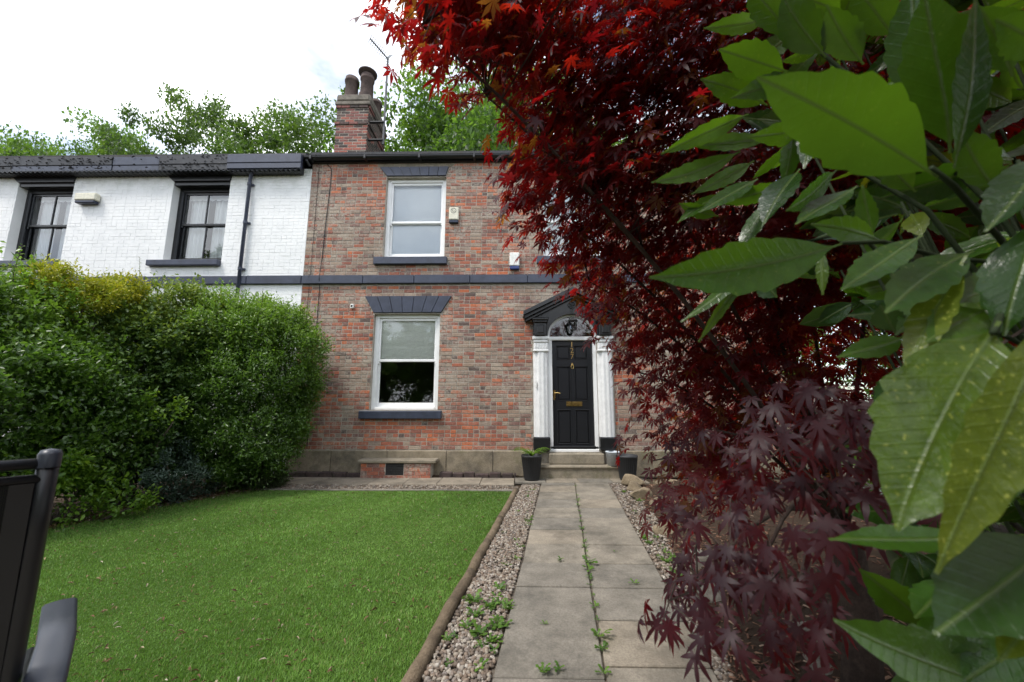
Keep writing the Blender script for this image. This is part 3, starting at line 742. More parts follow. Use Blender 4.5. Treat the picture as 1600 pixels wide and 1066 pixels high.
hb(MB().lathe([(.012, 0), (.012, .006), (.001, .008)], 12, (1.1175, 0, 0)), 'peep_hole', M_BRASS, door).matrix_world
bpy.data.objects.remove(bpy.data.objects['peep_hole'])
def text_mesh(body, size, mat, name, parent, loc, extrude=.003):
    cu = bpy.data.curves.new(name, 'FONT'); cu.body = body; cu.size = size; cu.extrude = extrude; cu.align_x = 'CENTER'; cu.align_y = 'CENTER'
    tmp = bpy.data.objects.new(name + '_tmp', cu); col.objects.link(tmp)
    dg = bpy.context.evaluated_depsgraph_get(); me = bpy.data.meshes.new_from_object(tmp.evaluated_get(dg))
    me.name = name; bpy.data.objects.remove(tmp)
    me.materials.clear(); me.materials.append(mat)
    M = Matrix.Translation(loc) @ Matrix.Rotation(math.pi / 2, 4, 'X'); me.transform(M)
    o = link(name, me); under(o, parent) if parent else None
    return o
for ch_, z in (('1', 2.615), ('2', 2.49), ('7', 2.365)):
    o = text_mesh(ch_, .15, M_BRASS, 'number_digit', door, (1.1175, DY - .005, z))
# steps
st = hb(MB().box(.60, 1.66, 7.66, FY + .0, .255, .452, bev=.015), 'door_step', M_STEP); 
hb(MB().box(.40, 2.0, 7.54, FY - .052, .0, .20), 'step_riser', M_STEP, st); hb(MB().box(.37, 2.03, 7.51, FY - .052, .202, .252, bev=.014), 'step_tread', M_STEP, st)
hb(MB().box(.345, .375, FY - .13, FY - .10, 1.73, 1.87, bev=.006), 'door_bell', M_PLASTICW)

# ---------------------------------------------------------------- white neighbour
wh = empty('white_house', (-8, FY, 0)); tag(wh, 'white painted brick house with black sash windows behind the hedge', 'house')
def wb(mb, name, mats, parent=None, smooth=False):
    o = mb.build(name, mats, None, smooth); under(o, parent or wh); return o
WX0, WX1 = -16.5, -4.602
WW = [(-7.70, -6.42, 4.46, 6.36), (-11.25, -9.97, 4.46, 6.36), (-14.4, -13.1, 4.46, 6.36), (-7.9, -6.4, 1.2, 3.2), (-11.2, -9.7, 1.2, 3.2)]
bk = wb(backing(WX0, WX1, 0, 6.6, WW, FY + .004, FY + .33), 'wall', M_WHITEBR)
jb = MB()
for (p, q, zb, zt, full) in lay(WX0, WX1, .0, 6.6, [rect(*w_) for w_ in WW] + [rect(w_[0] - .22, w_[1], w_[2] - .13, w_[2] + .01) for w_ in WW] + [rect(WX0, WX1, 3.91, 4.10)]):
    V_, F_ = brick_geo(p - .0052, q + .0052, FY + .0 + random.uniform(-.0015, .0015), FY + .03, zb - .0052, zt + .0052, .003); jb.add(V_, F_)
o = wb(jb, 'brickwork', M_WHITEBR, bk); o['kind'] = 'stuff'
string_course(WX0, WX1 - .004, wh)
for i, (xl, xr, zb, zt) in enumerate(WW):
    wb(MB().box(xl - .28, xr + .0, FY - .1, FY + .2, zb - .13, zb - .002, bev=.012), 'window_sill', M_NAVY)
    wn = sash_window(wh, xl + .0, xr, zb, zt - .12, zb + .92 if i < 3 else 2.2, M_BLACKPAINT, M_GLASS2, FY + .17, .085, .05, 1)
    wb(MB().box(xl, xr, FY + .02, FY + .3, zt - .12, zt), 'window_head', M_BLACKPAINT, wn)
    if i < 3:
        wb(MB().prism_y([(xl, zt - .04), (xr, zt - .04), (xr + .04, zt + .12), (xl - .17, zt + .12)], FY - .03, FY + .02), 'lintel', M_BLACKPAINT)
        curtain(wn, xl + .10, xl + .52, zb, zt - .14, FY + .42, M_SHEER, 4); curtain(wn, xr - .62, xr - .1, zb, zt - .14, FY + .42, M_SHEER, 5)
        V = []; N = 60
        for k in range(N + 1):
            t = k / N; xx = xl + .1 + (xr - xl - .2) * t; V += [(xx, FY + .34, zt - .12), (xx, FY + .34, zt - .30 - .03 * abs(math.sin(t * math.pi * 7)))]
        o = MB().add(V, [(2 * k, 2 * k + 1, 2 * k + 3, 2 * k + 2) for k in range(N)]).build('pelmet', M_SHEER); under(o, wn)
sh = MB().box(WX0, WX0 + .2, FY + .34, FY + 6.2, 0, 6.5).box(WX1 - .2, WX1, FY + .34, FY + 6.2, 0, 6.5).box(WX0 + .2, WX1 - .2, FY + 6, FY + 6.2, 0, 6.5)
sh.box(WX0 + .2, WX1 - .2, FY + .34, FY + 6, 3.55, 3.75).box(WX0 + .2, WX1 - .2, FY + .34, FY + 6, 6.35, 6.45); wb(sh, 'house_shell', M_DARKROOM)
roof(wh, WX0, WX1 - .05, .2, 6.79, 26)
# fascia boards with corrugated eave sheet below
fb = wb(MB().box(WX0, -4.78, FY - .16, FY + .0, 6.44, 6.76), 'eaves_box', M_BLACKPAINT)
for k, (a, b_, dy) in enumerate([(-16.5, -13.6, 0), (-13.59, -11.2, .01), (-11.19, -8.95, -.004), (-8.94, -7.9, .006), (-7.89, -6.36, -.012), (-6.35, -4.72, -.045)]):
    m_ = [M_FASCIA, M_FASCIA, M_FASCIA, M_NAVY, M_FASCIA, M_NAVY][k]
    wb(MB().box(a, b_, FY - .21 + dy, FY - .165, 6.60 - (0 if k < 5 else .0), 6.80, bev=.008), 'fascia_board', m_, fb)
    wb(MB().box(a, b_, FY - .20 + dy, FY - .168, 6.47, 6.595, bev=.006), 'fascia_board', M_NAVY if k in (2, 3, 5) else M_FASCIA, fb)
V = []; N = 480
for k in range(N + 1):
    t = k / N; X = WX0 + (-4.78 - WX0) * t; zz = 6.455 + .02 * math.sin(X * 2 * math.pi / .105)
    V += [(X, FY - .215, zz - .008), (X, FY - .215, zz + .008), (X, FY + .0, zz - .008)]
wb(MB().add(V, [(3 * k, 3 * k + 3, 3 * k + 4, 3 * k + 1) for k in range(N)] + [(3 * k, 3 * k + 2, 3 * k + 5, 3 * k + 3) for k in range(N)]), 'corrugated_eave', M_BLACKPAINT, fb)
# peeling paint curls on the fascia
cur = MB()
for k in range(300):
    X = random.uniform(-13, -6.4); Z = random.uniform(6.49, 6.79); L = random.uniform(.02, .08); h_ = random.uniform(.006, .018); a = random.uniform(-.25, .25)
    if -8.94 < X < -7.9 and random.random() < .7: continue
    y_ = FY - .216; cur.add([(X, y_, Z), (X + L, y_, Z + a * L), (X + L * .9, y_ - .022, Z + a * L + h_), (X + L * .1, y_ - .015, Z + h_)], [(0, 1, 2, 3)])
o = wb(cur, 'paint_flakes', M_ROOF, fb); o['kind'] = 'stuff'
dpx = -5.93
dp = wb(MB().tube([(dpx + .08, FY - .12, 6.50), (dpx + .04, FY - .10, 6.42), (dpx, FY - .07, 6.32), (dpx, FY - .07, 0)], .036, 10), 'downpipe', M_NAVY, None, True)
for z in (6.2, 5.3, 4.25, 2.6): wb(MB().lathe([(.037, -.03), (.046, -.03), (.046, .03), (.037, .03)], 12, (dpx, FY - .07, z)).box(dpx - .075, dpx + .075, FY - .04, FY - .008, z - .02, z + .02), 'pipe_collar', M_NAVY, dp)

# ================================================================== SMALL THINGS ON THE HOUSES
def alarm_box(name, label, x0, x1, z0, z1, m1, m2, logo=False):
    r = empty(name, ((x0 + x1) / 2, FY, z0)); tag(r, label, 'alarm box', 'alarm boxes on the house fronts')
    h = (z1 - z0) * .2; o = MB().box(x0, x1, FY - .075, FY + .0, z0 + h, z1, bev=.018).build('cover', m1); under(o, r)
    o = MB().box(x0 + .004, x1 - .004, FY - .072, FY + .0, z0, z0 + h - .001, bev=.012).build('strobe_lens', m2); under(o, r)
    if logo:
        cx, cz = (x0 + x1) / 2 - .005, z1 - .085
        lg = MB().tube([(cx + .055 * math.cos(a), FY - .0755, cz + .055 * math.sin(a)) for a in [i * math.pi / 12 for i in range(25)]], .005, 5)
        lg.tube([(cx - .025, FY - .0755, cz + .03), (cx - .02, FY - .0755, cz - .01), (cx + .005, FY - .0755, cz - .028)], .005, 5)
        lg.tube([(cx + .0, FY - .0755, cz + .025), (cx + .015, FY - .0755, cz - .005), (cx + .035, FY - .0755, cz - .02)], .004, 5)
        o = lg.build('logo', M_IRON); under(o, r)
alarm_box('alarm_box', 'cream alarm box with round logo beside the upper sash window', -1.49, -1.28, 5.26, 5.62, M_PLASTIC, M_DKBLUE, True)
alarm_box('alarm_box', 'white alarm box with bright blue base just above the string course', -.175, .035, 4.21, 4.58, M_PLASTICW, M_BLUE)
r = empty('alarm_box', (-9.5, FY, 5.78)); tag(r, 'wide cream alarm box with dark base on the white wall', 'alarm box', 'alarm boxes on the house fronts')
o = MB().box(-9.77, -9.29, FY - .13, FY - .01, 5.83, 6.0, bev=.02).build('cover', M_PLASTIC); under(o, r)
o = MB().box(-9.75, -9.31, FY - .125, FY - .01, 5.765, 5.829, bev=.015).build('strobe_lens', M_DKBLUE); under(o, r)
r = empty('security_light', (-3.49, FY, 3.42)); tag(r, 'tiny white sensor with black eye left of the lower lintel', 'sensor')
o = MB().box(-3.52, -3.455, FY - .05, FY, 3.38, 3.475, bev=.01).build('housing', M_PLASTICW); under(o, r); o = MB().box(-3.505, -3.47, FY - .056, FY - .049, 3.41, 3.45, bev=.006).build('eye', M_IRON); under(o, r)
# cable running down the wall
pts = [(-4.28, FY - .012, 6.72), (-4.16, FY - .012, 6.58), (-4.155, FY - .012, 6.4), (-4.17, FY - .012, 5.9), (-4.20, FY - .012, 5.2), (-4.215, FY - .012, 4.5), (-4.215, FY - .05, 4.14), (-4.215, FY - .07, 4.0), (-4.215, FY - .02, 3.86), (-4.22, FY - .012, 3.0), (-4.21, FY - .012, 1.8), (-4.21, FY - .03, .55)]
tag(MB().tube(pts, .008, 6).build('wall_cable', M_CABLE, smooth=True), 'thin black cable running down the brick wall near its left corner', 'cable')
pts = [(-4.43, FY - .215, 6.9), (-4.43, FY - .215, 6.72), (-4.44, FY - .012, 6.66), (-4.44, FY - .012, 5.5), (-4.44, FY - .012, 4.15), (-4.44, FY - .07, 4.08), (-4.44, FY - .02, 3.88), (-4.45, FY - .012, 1.5)]
tag(MB().tube(pts, .005, 6).build('wall_cable', M_CABLE, smooth=True), 'faint thin wire hanging from the gutter end at the house corner', 'cable')
# lantern hanging before the fanlight
r = empty('hanging_lantern', (1.11, FY - .2, 3.35)); tag(r, 'black hanging lantern in front of the arched fanlight', 'lantern')
LY = FY - .21; lz = 2.86
b = MB().tube([(1.11, FY - .11, 3.36), (1.11, LY, 3.37), (1.11, LY, 3.19)], .008, 6); o = b.build('hanger', M_IRON); under(o, r)
b = MB().lathe([(.002, .30), (.02, .285), (.035, .26), (.10, .215), (.105, .20), (.085, .2)], 6, (1.11, LY, lz)).lathe([(.05, .0), (.06, .015), (.05, .03)], 6, (1.11, LY, lz)).lathe([(.001, -.04), (.015, -.03), (.012, -.01), (.04, 0)], 8, (1.11, LY, lz))
for k in range(6):
    a = k * math.pi / 3; b.tube([(1.11 + .055 * math.cos(a), LY + .055 * math.sin(a), lz + .02), (1.11 + .09 * math.cos(a), LY + .09 * math.sin(a), lz + .2)], .006, 5)
o = b.build('lantern_frame', M_IRON); under(o, r)
b = MB().lathe([(.052, .03), (.086, .2)], 6, (1.11, LY, lz)); o = b.build('lantern_glass', mat_glass('lantern_glass', .12)); under(o, r)
M_AERIAL = mat_plain('weathered_alloy', (.11, .11, .115), .5, .5, .5)
# TV aerial strapped to the chimney
r = empty('tv_aerial', (-3.75, 9.9, 8.4)); tag(r, 'television aerial on a tall pole strapped to the chimney', 'aerial')
top = at(606, 92, 10.15); bot = at(597, 228, 10.15); bot[0] = top[0]; bot[1] = top[1]
bp = np.array([top[0], top[1], 7.9])
o = MB().tube([bp, top + np.array([0, 0, .02])], .028, 8).build('mast', M_AERIAL); under(o, r)
for zz in (8.0, 8.5): o = MB().box(top[0] - .42, top[0], top[1] - .06, top[1] + .01, zz, zz + .03).build('mast_bracket', M_IRON); under(o, r)
tip = at(578, 60, 9.7); d = tip - top; b = MB().tube([top, tip], .018, 6); o = b.build('boom', M_AERIAL); under(o, r)
dn = d / np.linalg.norm(d); side = np.cross(dn, [0, 0, 1.]); side /= np.linalg.norm(side); side2 = np.cross(dn, side)
for k in range(9):
    c = top + d * (.2 + .098 * k); o = MB().tube([c - side2 * .12 - side * .03, c + side2 * .12 + side * .03], .009, 5).build('element', M_AERIAL); under(o, r)
rf = MB()
for k in (-1, 1):
    for j in range(4): rf.tube([top + d * .05 + side2 * k * (.04 + .04 * j) - side * .12 - dn * .03 * j, top + d * .05 + side2 * k * (.04 + .04 * j) + side * .12 - dn * .03 * j], .006, 5)
    rf.tube([top + d * .05, top + d * .05 + side2 * k * .17 - dn * .1], .008, 5)
o = rf.build('reflector', M_GREY); under(o, r)

# planters and bucket by the door
def planter(x, y, label):
    r = empty('planter', (x, y, .022)); tag(r, label, 'planter', 'charcoal planters either side of the door')
    o = MB().lathe([(.001, .01), (.125, .01), (.135, .0), (.14, .02), (.185, .40), (.197, .41), (.197, .445), (.183, .445), (.178, .40), (.001, .39)], 28).build('pot', M_POT, r, True)
    rb = MB()
    for k in range(28):
        a = k * 2 * math.pi / 28; rb.tube([(.141 * math.cos(a), .141 * math.sin(a), .03), (.186 * math.cos(a), .186 * math.sin(a), .395)], .005, 4)
    rb.build('ribs', M_POT, r); MB().lathe([(.001, .40), (.177, .395)], 20).build('compost', M_SOIL, r)
    return r
planter(.25, 7.42, 'charcoal ribbed planter left of the door steps holding a grassy plant')
planter(2.02, 7.42, 'charcoal ribbed planter right of the door steps under the red maple')
r = empty('bucket', (1.80, 7.60, .253)); tag(r, 'pale grey bucket on the step beside the right planter', 'bucket')
MB().lathe([(.001, .005), (.10, .005), (.105, 0), (.13, .24), (.137, .245), (.137, .255), (.127, .255), (.10, .02), (.001, .02)], 24).build('body', M_BUCKET, r, True)
MB().tube([(.137 * math.cos(a), -.03 - .10 * math.sin(a) * .2, .25 - .10 * math.sin(a)) for a in [i * math.pi / 10 for i in range(11)]], .004, 6).build('handle', M_GREY, r)

# ================================================================== FOLIAGE TOOLS
LEAF2_V = np.array([(0, 0, 0), (.5, .5, .06), (1, 0, -.08), (.5, -.5, .06)]); LEAF2_F = np.array([(0, 2, 1), (0, 3, 2)])
LEAF6_V = np.array([(0, 0, 0), (.35, .42, .07), (.72, .33, .03), (1, 0, -.12), (.72, -.33, .03), (.35, -.42, .07), (.5, 0, 0)])
LEAF6_F = np.array([(0, 6, 1), (1, 6, 2), (2, 6, 3), (0, 5, 6), (5, 4, 6), (4, 3, 6)])
def rot_about(v, ax, ang):
    c, s = np.cos(ang)[:, None], np.sin(ang)[:, None]; return v * c + np.cross(ax, v) * s + ax * (ax * v).sum(1, keepdims=True) * (1 - c)
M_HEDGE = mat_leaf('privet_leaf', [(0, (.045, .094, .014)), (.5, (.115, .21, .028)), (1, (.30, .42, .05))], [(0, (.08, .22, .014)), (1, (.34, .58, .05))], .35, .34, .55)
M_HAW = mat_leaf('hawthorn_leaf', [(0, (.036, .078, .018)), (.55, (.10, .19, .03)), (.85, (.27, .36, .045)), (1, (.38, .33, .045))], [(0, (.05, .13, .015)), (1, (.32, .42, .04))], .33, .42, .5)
M_GOLD = mat_leaf('golden_leaf', [(0, (.2, .24, .015)), (.4, (.42, .42, .02)), (1, (.65, .52, .02))], [(0, (.2, .33, .02)), (1, (.6, .55, .03))], .35, .42, .4)
M_LIME = mat_leaf('lime_leaf', [(0, (.05, .12, .012)), (1, (.19, .31, .03))], [(0, (.14, .32, .02)), (1, (.38, .55, .04))], .38, .42, .4)
M_GREYLEAF = mat_leaf('grey_green_leaf', [(0, (.03, .055, .035)), (1, (.10, .15, .11))], [(0, (.06, .12, .05)), (1, (.15, .22, .12))], .25, .5, .4)
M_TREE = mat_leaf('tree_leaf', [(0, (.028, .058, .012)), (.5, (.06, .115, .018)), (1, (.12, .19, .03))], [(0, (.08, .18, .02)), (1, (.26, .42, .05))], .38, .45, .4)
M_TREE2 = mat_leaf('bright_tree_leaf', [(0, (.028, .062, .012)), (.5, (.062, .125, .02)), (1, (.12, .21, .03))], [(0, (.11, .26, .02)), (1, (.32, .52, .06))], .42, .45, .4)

def bush_points(ells, n, depth=.22, lump=.10, seed=1, facing=-.35):
    """points in the outer layer of a union of ellipsoids, with outward normals"""
    rg = np.random.default_rng(seed); P = []; N = []; E_ = [np.array(e, float) for e in ells]
    wts = np.array([e[3] * e[4] + e[4] * e[5] + e[3] * e[5] for e in E_]); wts /= wts.sum(); tot = 0
    while tot < n + n // 50 + 40:
        m = n * 2; ei = rg.choice(len(E_), m, p=wts); d = nrm(rg.normal(size=(m, 3))); C_ = np.array([E_[i][:3] for i in ei]); R_ = np.array([E_[i][3:6] for i in ei])
        f = 1 + lump * (np.sin(d[:, 0] * 7 + ei) + np.sin(d[:, 1] * 8 + 2 * ei) + np.sin(d[:, 2] * 9)) / 2 - np.abs(rg.normal(0, depth, m)) + .05 * rg.random(m)
        p = C_ + d * R_ * f[:, None]; nn = nrm(d / R_)
        ok = p[:, 2] > .02
        for i, e in enumerate(E_):
            q = np.sqrt((((p - e[:3]) / e[3:6]) ** 2).sum(1)); ok &= (q > .62) | (ei == i)
        tc_ = nrm(_C - p); ok &= (nn * tc_).sum(1) > facing
        P.append(p[ok]); N.append(nn[ok]); tot += ok.sum()
    P = np.concatenate(P); N = np.concatenate(N); K = max(12, n // 55); cl = P[:K] + N[:K] * .03; ncl = N[:K]; rad = rg.uniform(.07, .17, K) * min(1, float(np.mean([e[3] for e in E_])))
    m = int(n * .56); ci = rg.integers(0, K, m); off = rg.normal(0, 1, (m, 3)) * rad[ci][:, None]; off -= ncl[ci] * (off * ncl[ci]).sum(1, keepdims=True) * .45
    mi = int(n * .24); ei = rg.choice(len(E_), mi, p=wts); inn = np.array([E_[i][:3] for i in ei]) + nrm(rg.normal(size=(mi, 3))) * np.array([E_[i][3:6] for i in ei]) * (.2 + .6 * rg.random(mi) ** .7)[:, None]
    inn[:, 2] = np.abs(inn[:, 2]) + .03; a_ = n - m - mi
    Pc = cl[ci] + off; Pc[:, 2] = np.maximum(Pc[:, 2], .02)
    return np.concatenate([P[K:K + a_], Pc, inn]), np.concatenate([N[K:K + a_], ncl[ci], nrm(rg.normal(size=(mi, 3)) + np.array([0, 0, 1.]))])
def leafy(name, P, N, per, size, mat, parent, wid=.5, spread=.06, up=.35, out=.6, seed=3, tint_fn=None, tmpl=None):
    rg = np.random.default_rng(seed); n = len(P) * per
    tw = nrm(N * out + np.array([0, 0, up]) + rg.normal(0, .35, (len(P), 3)))
    p = np.repeat(P, per, 0); a0 = np.repeat(tw, per, 0); k = np.tile(np.arange(per), len(P))
    pos = p + a0 * (spread * (k / max(1, per - 1) - .5) * 2)[:, None] + rg.normal(0, spread * .18, (n, 3))
    ax = nrm(a0 * .6 + rg.normal(0, .62, (n, 3)))
    nr = nrm(np.array([0, 0, .8]) + np.repeat(N, per, 0) * .5 + rg.normal(0, .5, (n, 3)))
    s = size * rg.uniform(.65, 1.25, n)
    ti = np.clip(.38 + .26 * np.repeat(rg.normal(0, 1, len(P)), per) * .7 + rg.normal(0, .12, n) + .25 * (k / max(1, per - 1) - .4), 0, 1)
    if tint_fn is not None: ti = np.clip(tint_fn(pos, ti), 0, 1)
    tv, tf = tmpl or (LEAF2_V, LEAF2_F)
    return batch(name, tv, tf, frames(pos, ax, nr, np.stack([s, s * wid, s], 1)), mat, parent, ti)

# ================================================================== HEDGE SHRUBS ON THE LEFT
def stems(parent, base, tops, r0=.03, mat=M_BARK, name='stem'):
    for tpt in tops:
        b = np.array(base) + np.array([random.uniform(-.25, .25), random.uniform(-.25, .25), 0]); tpt = np.array(tpt); m = (b + tpt) / 2 + RNG.normal(0, .08, 3)
        o = MB().tube([b, m, tpt], [r0, r0 * .7, r0 * .25], 6).build(name, mat, None, True); under(o, parent)
def shrub(name, label, cat, base, ells, n, per, size, mat, group=None, wid=.5, spread=.07, depth=.2, lump=.1, seed=1, tint_fn=None, up=.35, facing=-.8, tmpl=None, nst=6):
    r = empty(name, base); tag(r, label, cat, group)
    P, N = bush_points(ells, n, depth, lump, seed, facing)
    o = leafy('foliage', P, N, per, size, mat, None, wid, spread, up, .6, seed + 1, tint_fn, tmpl); under(o, r); o['kind'] = 'stuff'
    idx = RNG.choice(len(P), nst, replace=False); stems(r, base, [P[i] * .92 + np.array(base) * .08 for i in idx])
    return r
G = 'shrubs grown together into the tall hedge'
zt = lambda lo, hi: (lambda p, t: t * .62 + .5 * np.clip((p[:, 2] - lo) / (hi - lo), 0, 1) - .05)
shrub('privet_shrub', 'dense fine-leaved green privet against the corner of the brick house', 'shrub', (-4.75, 6.75, 0),
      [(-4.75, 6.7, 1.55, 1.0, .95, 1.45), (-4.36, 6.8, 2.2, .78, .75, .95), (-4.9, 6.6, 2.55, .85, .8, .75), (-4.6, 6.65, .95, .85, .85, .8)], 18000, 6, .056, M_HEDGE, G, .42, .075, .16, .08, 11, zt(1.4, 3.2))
shrub('hawthorn_shrub', 'looser hawthorn with pale upright tips in the middle of the hedge', 'shrub', (-6.2, 6.0, 0),
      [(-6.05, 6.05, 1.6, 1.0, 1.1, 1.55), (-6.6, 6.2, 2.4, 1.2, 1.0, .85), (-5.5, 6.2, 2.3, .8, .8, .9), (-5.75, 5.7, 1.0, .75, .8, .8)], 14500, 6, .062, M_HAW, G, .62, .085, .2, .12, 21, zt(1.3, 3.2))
shrub('privet_shrub', 'tall glossy privet at the left edge of the picture behind the chair', 'shrub', (-6.3, 4.5, 0),
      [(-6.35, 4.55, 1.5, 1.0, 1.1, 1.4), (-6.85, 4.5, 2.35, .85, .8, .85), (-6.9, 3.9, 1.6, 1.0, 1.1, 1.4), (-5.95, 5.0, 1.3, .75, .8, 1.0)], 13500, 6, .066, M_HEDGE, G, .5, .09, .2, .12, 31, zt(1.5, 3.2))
shrub('golden_shrub', 'yellow-leaved shrub showing above the middle of the hedge', 'shrub', (-7.1, 5.6, 0),
      [(*at(95, 440, 5.25), .36, .35, .26), (*at(140, 465, 5.35), .3, .3, .22), (*at(185, 452, 5.7), .28, .3, .2)], 1300, 6, .05, M_GOLD, G, .45, .09, .25, .2, 41, None, .8, nst=9)
shrub('lime_shrub', 'low lime green shrub spilling over the lawn edge behind the chair', 'shrub', (-5.55, 4.75, 0),
      [(-5.45, 4.85, .42, .5, .48, .42), (-5.15, 4.98, .22, .38, .35, .22), (-5.6, 4.6, .75, .4, .4, .4)], 620, 6, .062, M_LIME, G, .6, .1, .25, .2, 51, None, .2, nst=7, tmpl=(LEAF6_V, LEAF6_F))
shrub('lime_shrub', 'bright lime sprays growing out of the hedge face halfway up', 'shrub', (-5.55, 5.6, 0),
      [(-5.12, 5.45, 1.3, .3, .35, .2), (-5.4, 5.3, 1.1, .28, .3, .18)], 150, 6, .06, M_LIME, G, .6, .1, .3, .2, 55, None, .2, nst=5, tmpl=(LEAF6_V, LEAF6_F))
shrub('grey_leaved_shrub', 'low grey-green shrub at the foot of the hedge', 'shrub', (-5.15, 5.75, 0),
      [(-5.05, 5.75, .36, .42, .4, .36), (-4.95, 6.1, .3, .35, .35, .3)], 750, 6, .055, M_GREYLEAF, G, .35, .09, .2, .15, 61, None, .5)
shrub('lavender_mound', 'small round needle-leaved mound beside the paving end', 'shrub', (-4.42, 6.82, 0),
      [(-4.36, 6.72, .2, .34, .3, .28)], 1000, 6, .07, mat_leaf('needle_leaf', [(0, (.03, .05, .018)), (1, (.10, .13, .05))], [(0, (.06, .1, .02)), (1, (.16, .2, .06))], .2, .6, .3), G, .07, .06, .15, .05, 71, None, .9)
# upright sprigs above the hedge top
def sprigs(name, label, pts, mat, size, hmin, hmax, wid=.45):
    r = empty(name, (pts[0][0], pts[0][1], 0)); tag(r, label, 'shrub', G)
    b = MB(); P_ = []; A_ = []; S_ = []
    for p in pts:
        h = random.uniform(hmin, hmax); p = np.array(p); d = np.array([random.gauss(0, .16), random.gauss(0, .16), 1]); d /= np.linalg.norm(d); q = p + d * h + np.array([random.gauss(0, .04), random.gauss(0, .04), 0])
        b.tube([p - d * .5, p, (p + q) / 2, q], [.006, .005, .004, .002], 4)
        for k in range(int(h / .022)):
            t = (k + .5) / int(h / .022); c = p + (q - p) * t; a = k * 2.4; P_.append(c); A_.append([math.cos(a) * .8, math.sin(a) * .8, .55]); S_.append(size * (1.1 - .5 * t) * random.uniform(.8, 1.2))
    o = b.build('twigs', M_BARK); under(o, r); S_ = np.array(S_); n = len(S_)
    o = batch('foliage', LEAF6_V, LEAF6_F, frames(np.array(P_), np.array(A_), np.tile([[0, 0, 1.]], (n, 1)) + RNG.normal(0, .3, (n, 3)), np.stack([S_, S_ * wid, S_], 1)), mat, None, np.clip(RNG.normal(.7, .2, n), 0, 1)); under(o, r); o['kind'] = 'stuff'
sprigs('privet_sprigs', 'upright leafy shoots at the top left of the hedge', [(-6.75 + random.uniform(-.55, .5), 4.75 + random.uniform(-.3, .5), 3.0 + random.uniform(-.15, .1)) for _ in range(22)], M_HEDGE, .062, .25, .5, .4)
sprigs('hawthorn_sprigs', 'thin pinkish hawthorn shoots against the white wall', [(random.uniform(-7.4, -5.5), 6.0 + random.uniform(-.2, .5), 3.08 + random.uniform(-.2, .12)) for _ in range(34)], M_HAW, .042, .25, .6, .6)
sprigs('privet_shoots', 'fine new shoots on top of the privet by the brick house', [(-4.85 + random.uniform(-.75, .7), 6.6 + random.uniform(-.4, .4), 2.95 + random.uniform(-.2, .2)) for _ in range(40)], M_LIME, .04, .12, .3, .4)

# ================================================================== TREES BEYOND THE HOUSES AND BEHIND THE CAMERA
def tree_meshes(seed, R, H, trunk, nclump, per, size, wisp=.25):
    """crown + wood meshes of a broadleaf tree, base at the origin"""
    rg = np.random.default_rng(seed); cc = np.array([0, 0, trunk + H * .5])
    d = nrm(rg.normal(size=(nclump, 3))); f = rg.uniform(.45, 1.0, nclump) ** .6
    f *= 1 + .16 * np.sin(d[:, 0] * 5 + seed) + .14 * np.sin(d[:, 2] * 7 + d[:, 1] * 4)
    C_ = cc + d * np.array([R, R, H * .5]) * f[:, None]
    rad = rg.uniform(.35, .75, nclump) * R * .22
    P = []; N = []
    for c, r_, dd in zip(C_, rad, d):
        k = int(per * (.6 + .8 * rg.random())); q = nrm(rg.normal(size=(k, 3))); s_ = np.array([1.25, 1.25, .7])
        lean = nrm((dd + np.array([.1, 0, .7]))[None])[0]
        st = rg.random(k) ** 2 * wisp * R
        P.append(c + q * s_ * r_ * (rg.random(k) ** .4)[:, None] + lean * st[:, None]); N.append(nrm(q * .6 + dd * .4))
    P = np.concatenate(P); N = np.concatenate(N); n = len(P)
    ax = nrm(N * .5 + np.array([0, 0, -.25]) + rg.normal(0, .6, (n, 3))); s = size * rg.uniform(.6, 1.3, n)
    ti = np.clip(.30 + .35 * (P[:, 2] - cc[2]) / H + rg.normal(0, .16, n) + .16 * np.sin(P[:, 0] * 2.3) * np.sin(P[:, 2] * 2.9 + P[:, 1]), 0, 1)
    M = frames(P, ax, nrm(np.array([0, 0, .8]) + rg.normal(0, .5, (n, 3))), np.stack([s, s * .62, s], 1))
    V = np.einsum('kij,nj->kni', M[:, :3, :3], LEAF2_V) + M[:, None, :3, 3]
    me = mesh_np('crown', V.reshape(-1, 3), (LEAF2_F[None] + (np.arange(n) * 4)[:, None, None]).reshape(-1, 3), True)
    a = me.attributes.new('tint', 'FLOAT', 'POINT'); a.data.foreach_set('value', np.repeat(ti.astype(np.float32), 4))
    b = MB(); b.tube([(0, 0, -.1), (.05, .03, trunk * .5), (0, 0, trunk), (.1, 0, trunk + H * .35), (.05, .1, trunk + H * .8)], [R * .075, R * .06, R * .05, R * .03, .01], 8)
    for i in rg.choice(nclump, min(nclump, 34), replace=False):
        c = C_[i]; z0 = trunk * .8 + (c[2] - trunk * .8) * .35; m = np.array([c[0] * .4, c[1] * .4, (z0 + c[2]) / 2 + .2]); b.tube([(0, 0, max(.5, z0)), m, c], [R * .024, R * .015, .008], 5)
    wm = bpy.data.meshes.new('trunk'); wm.from_pydata(b.v, [], b.f); wm.materials.append(M_BARK)
    return me, wm
T1 = tree_meshes(1, 3.8, 7.0, 2.6, 400, 215, .125, .035); T1[0].materials.append(M_TREE2)
T2 = tree_meshes(2, 3.8, 7.2, 2.6, 400, 215, .125, .07); T2[0].materials.append(M_TREE)
T3 = tree_meshes(3, 3.6, 5.8, 2.2, 360, 215, .125, .045); T3[0].materials.append(M_TREE2)
def tree(T, x, y, zs, label, rz=0, sx=1.0, group='trees rising behind the houses', z=0):
    r = empty('broadleaf_tree', (x, y, z)); r.rotation_euler = (0, 0, rz); r.scale = (sx, sx, zs); tag(r, label, 'tree', group)
    link('crown', T[0], r); link('trunk', T[1], r)
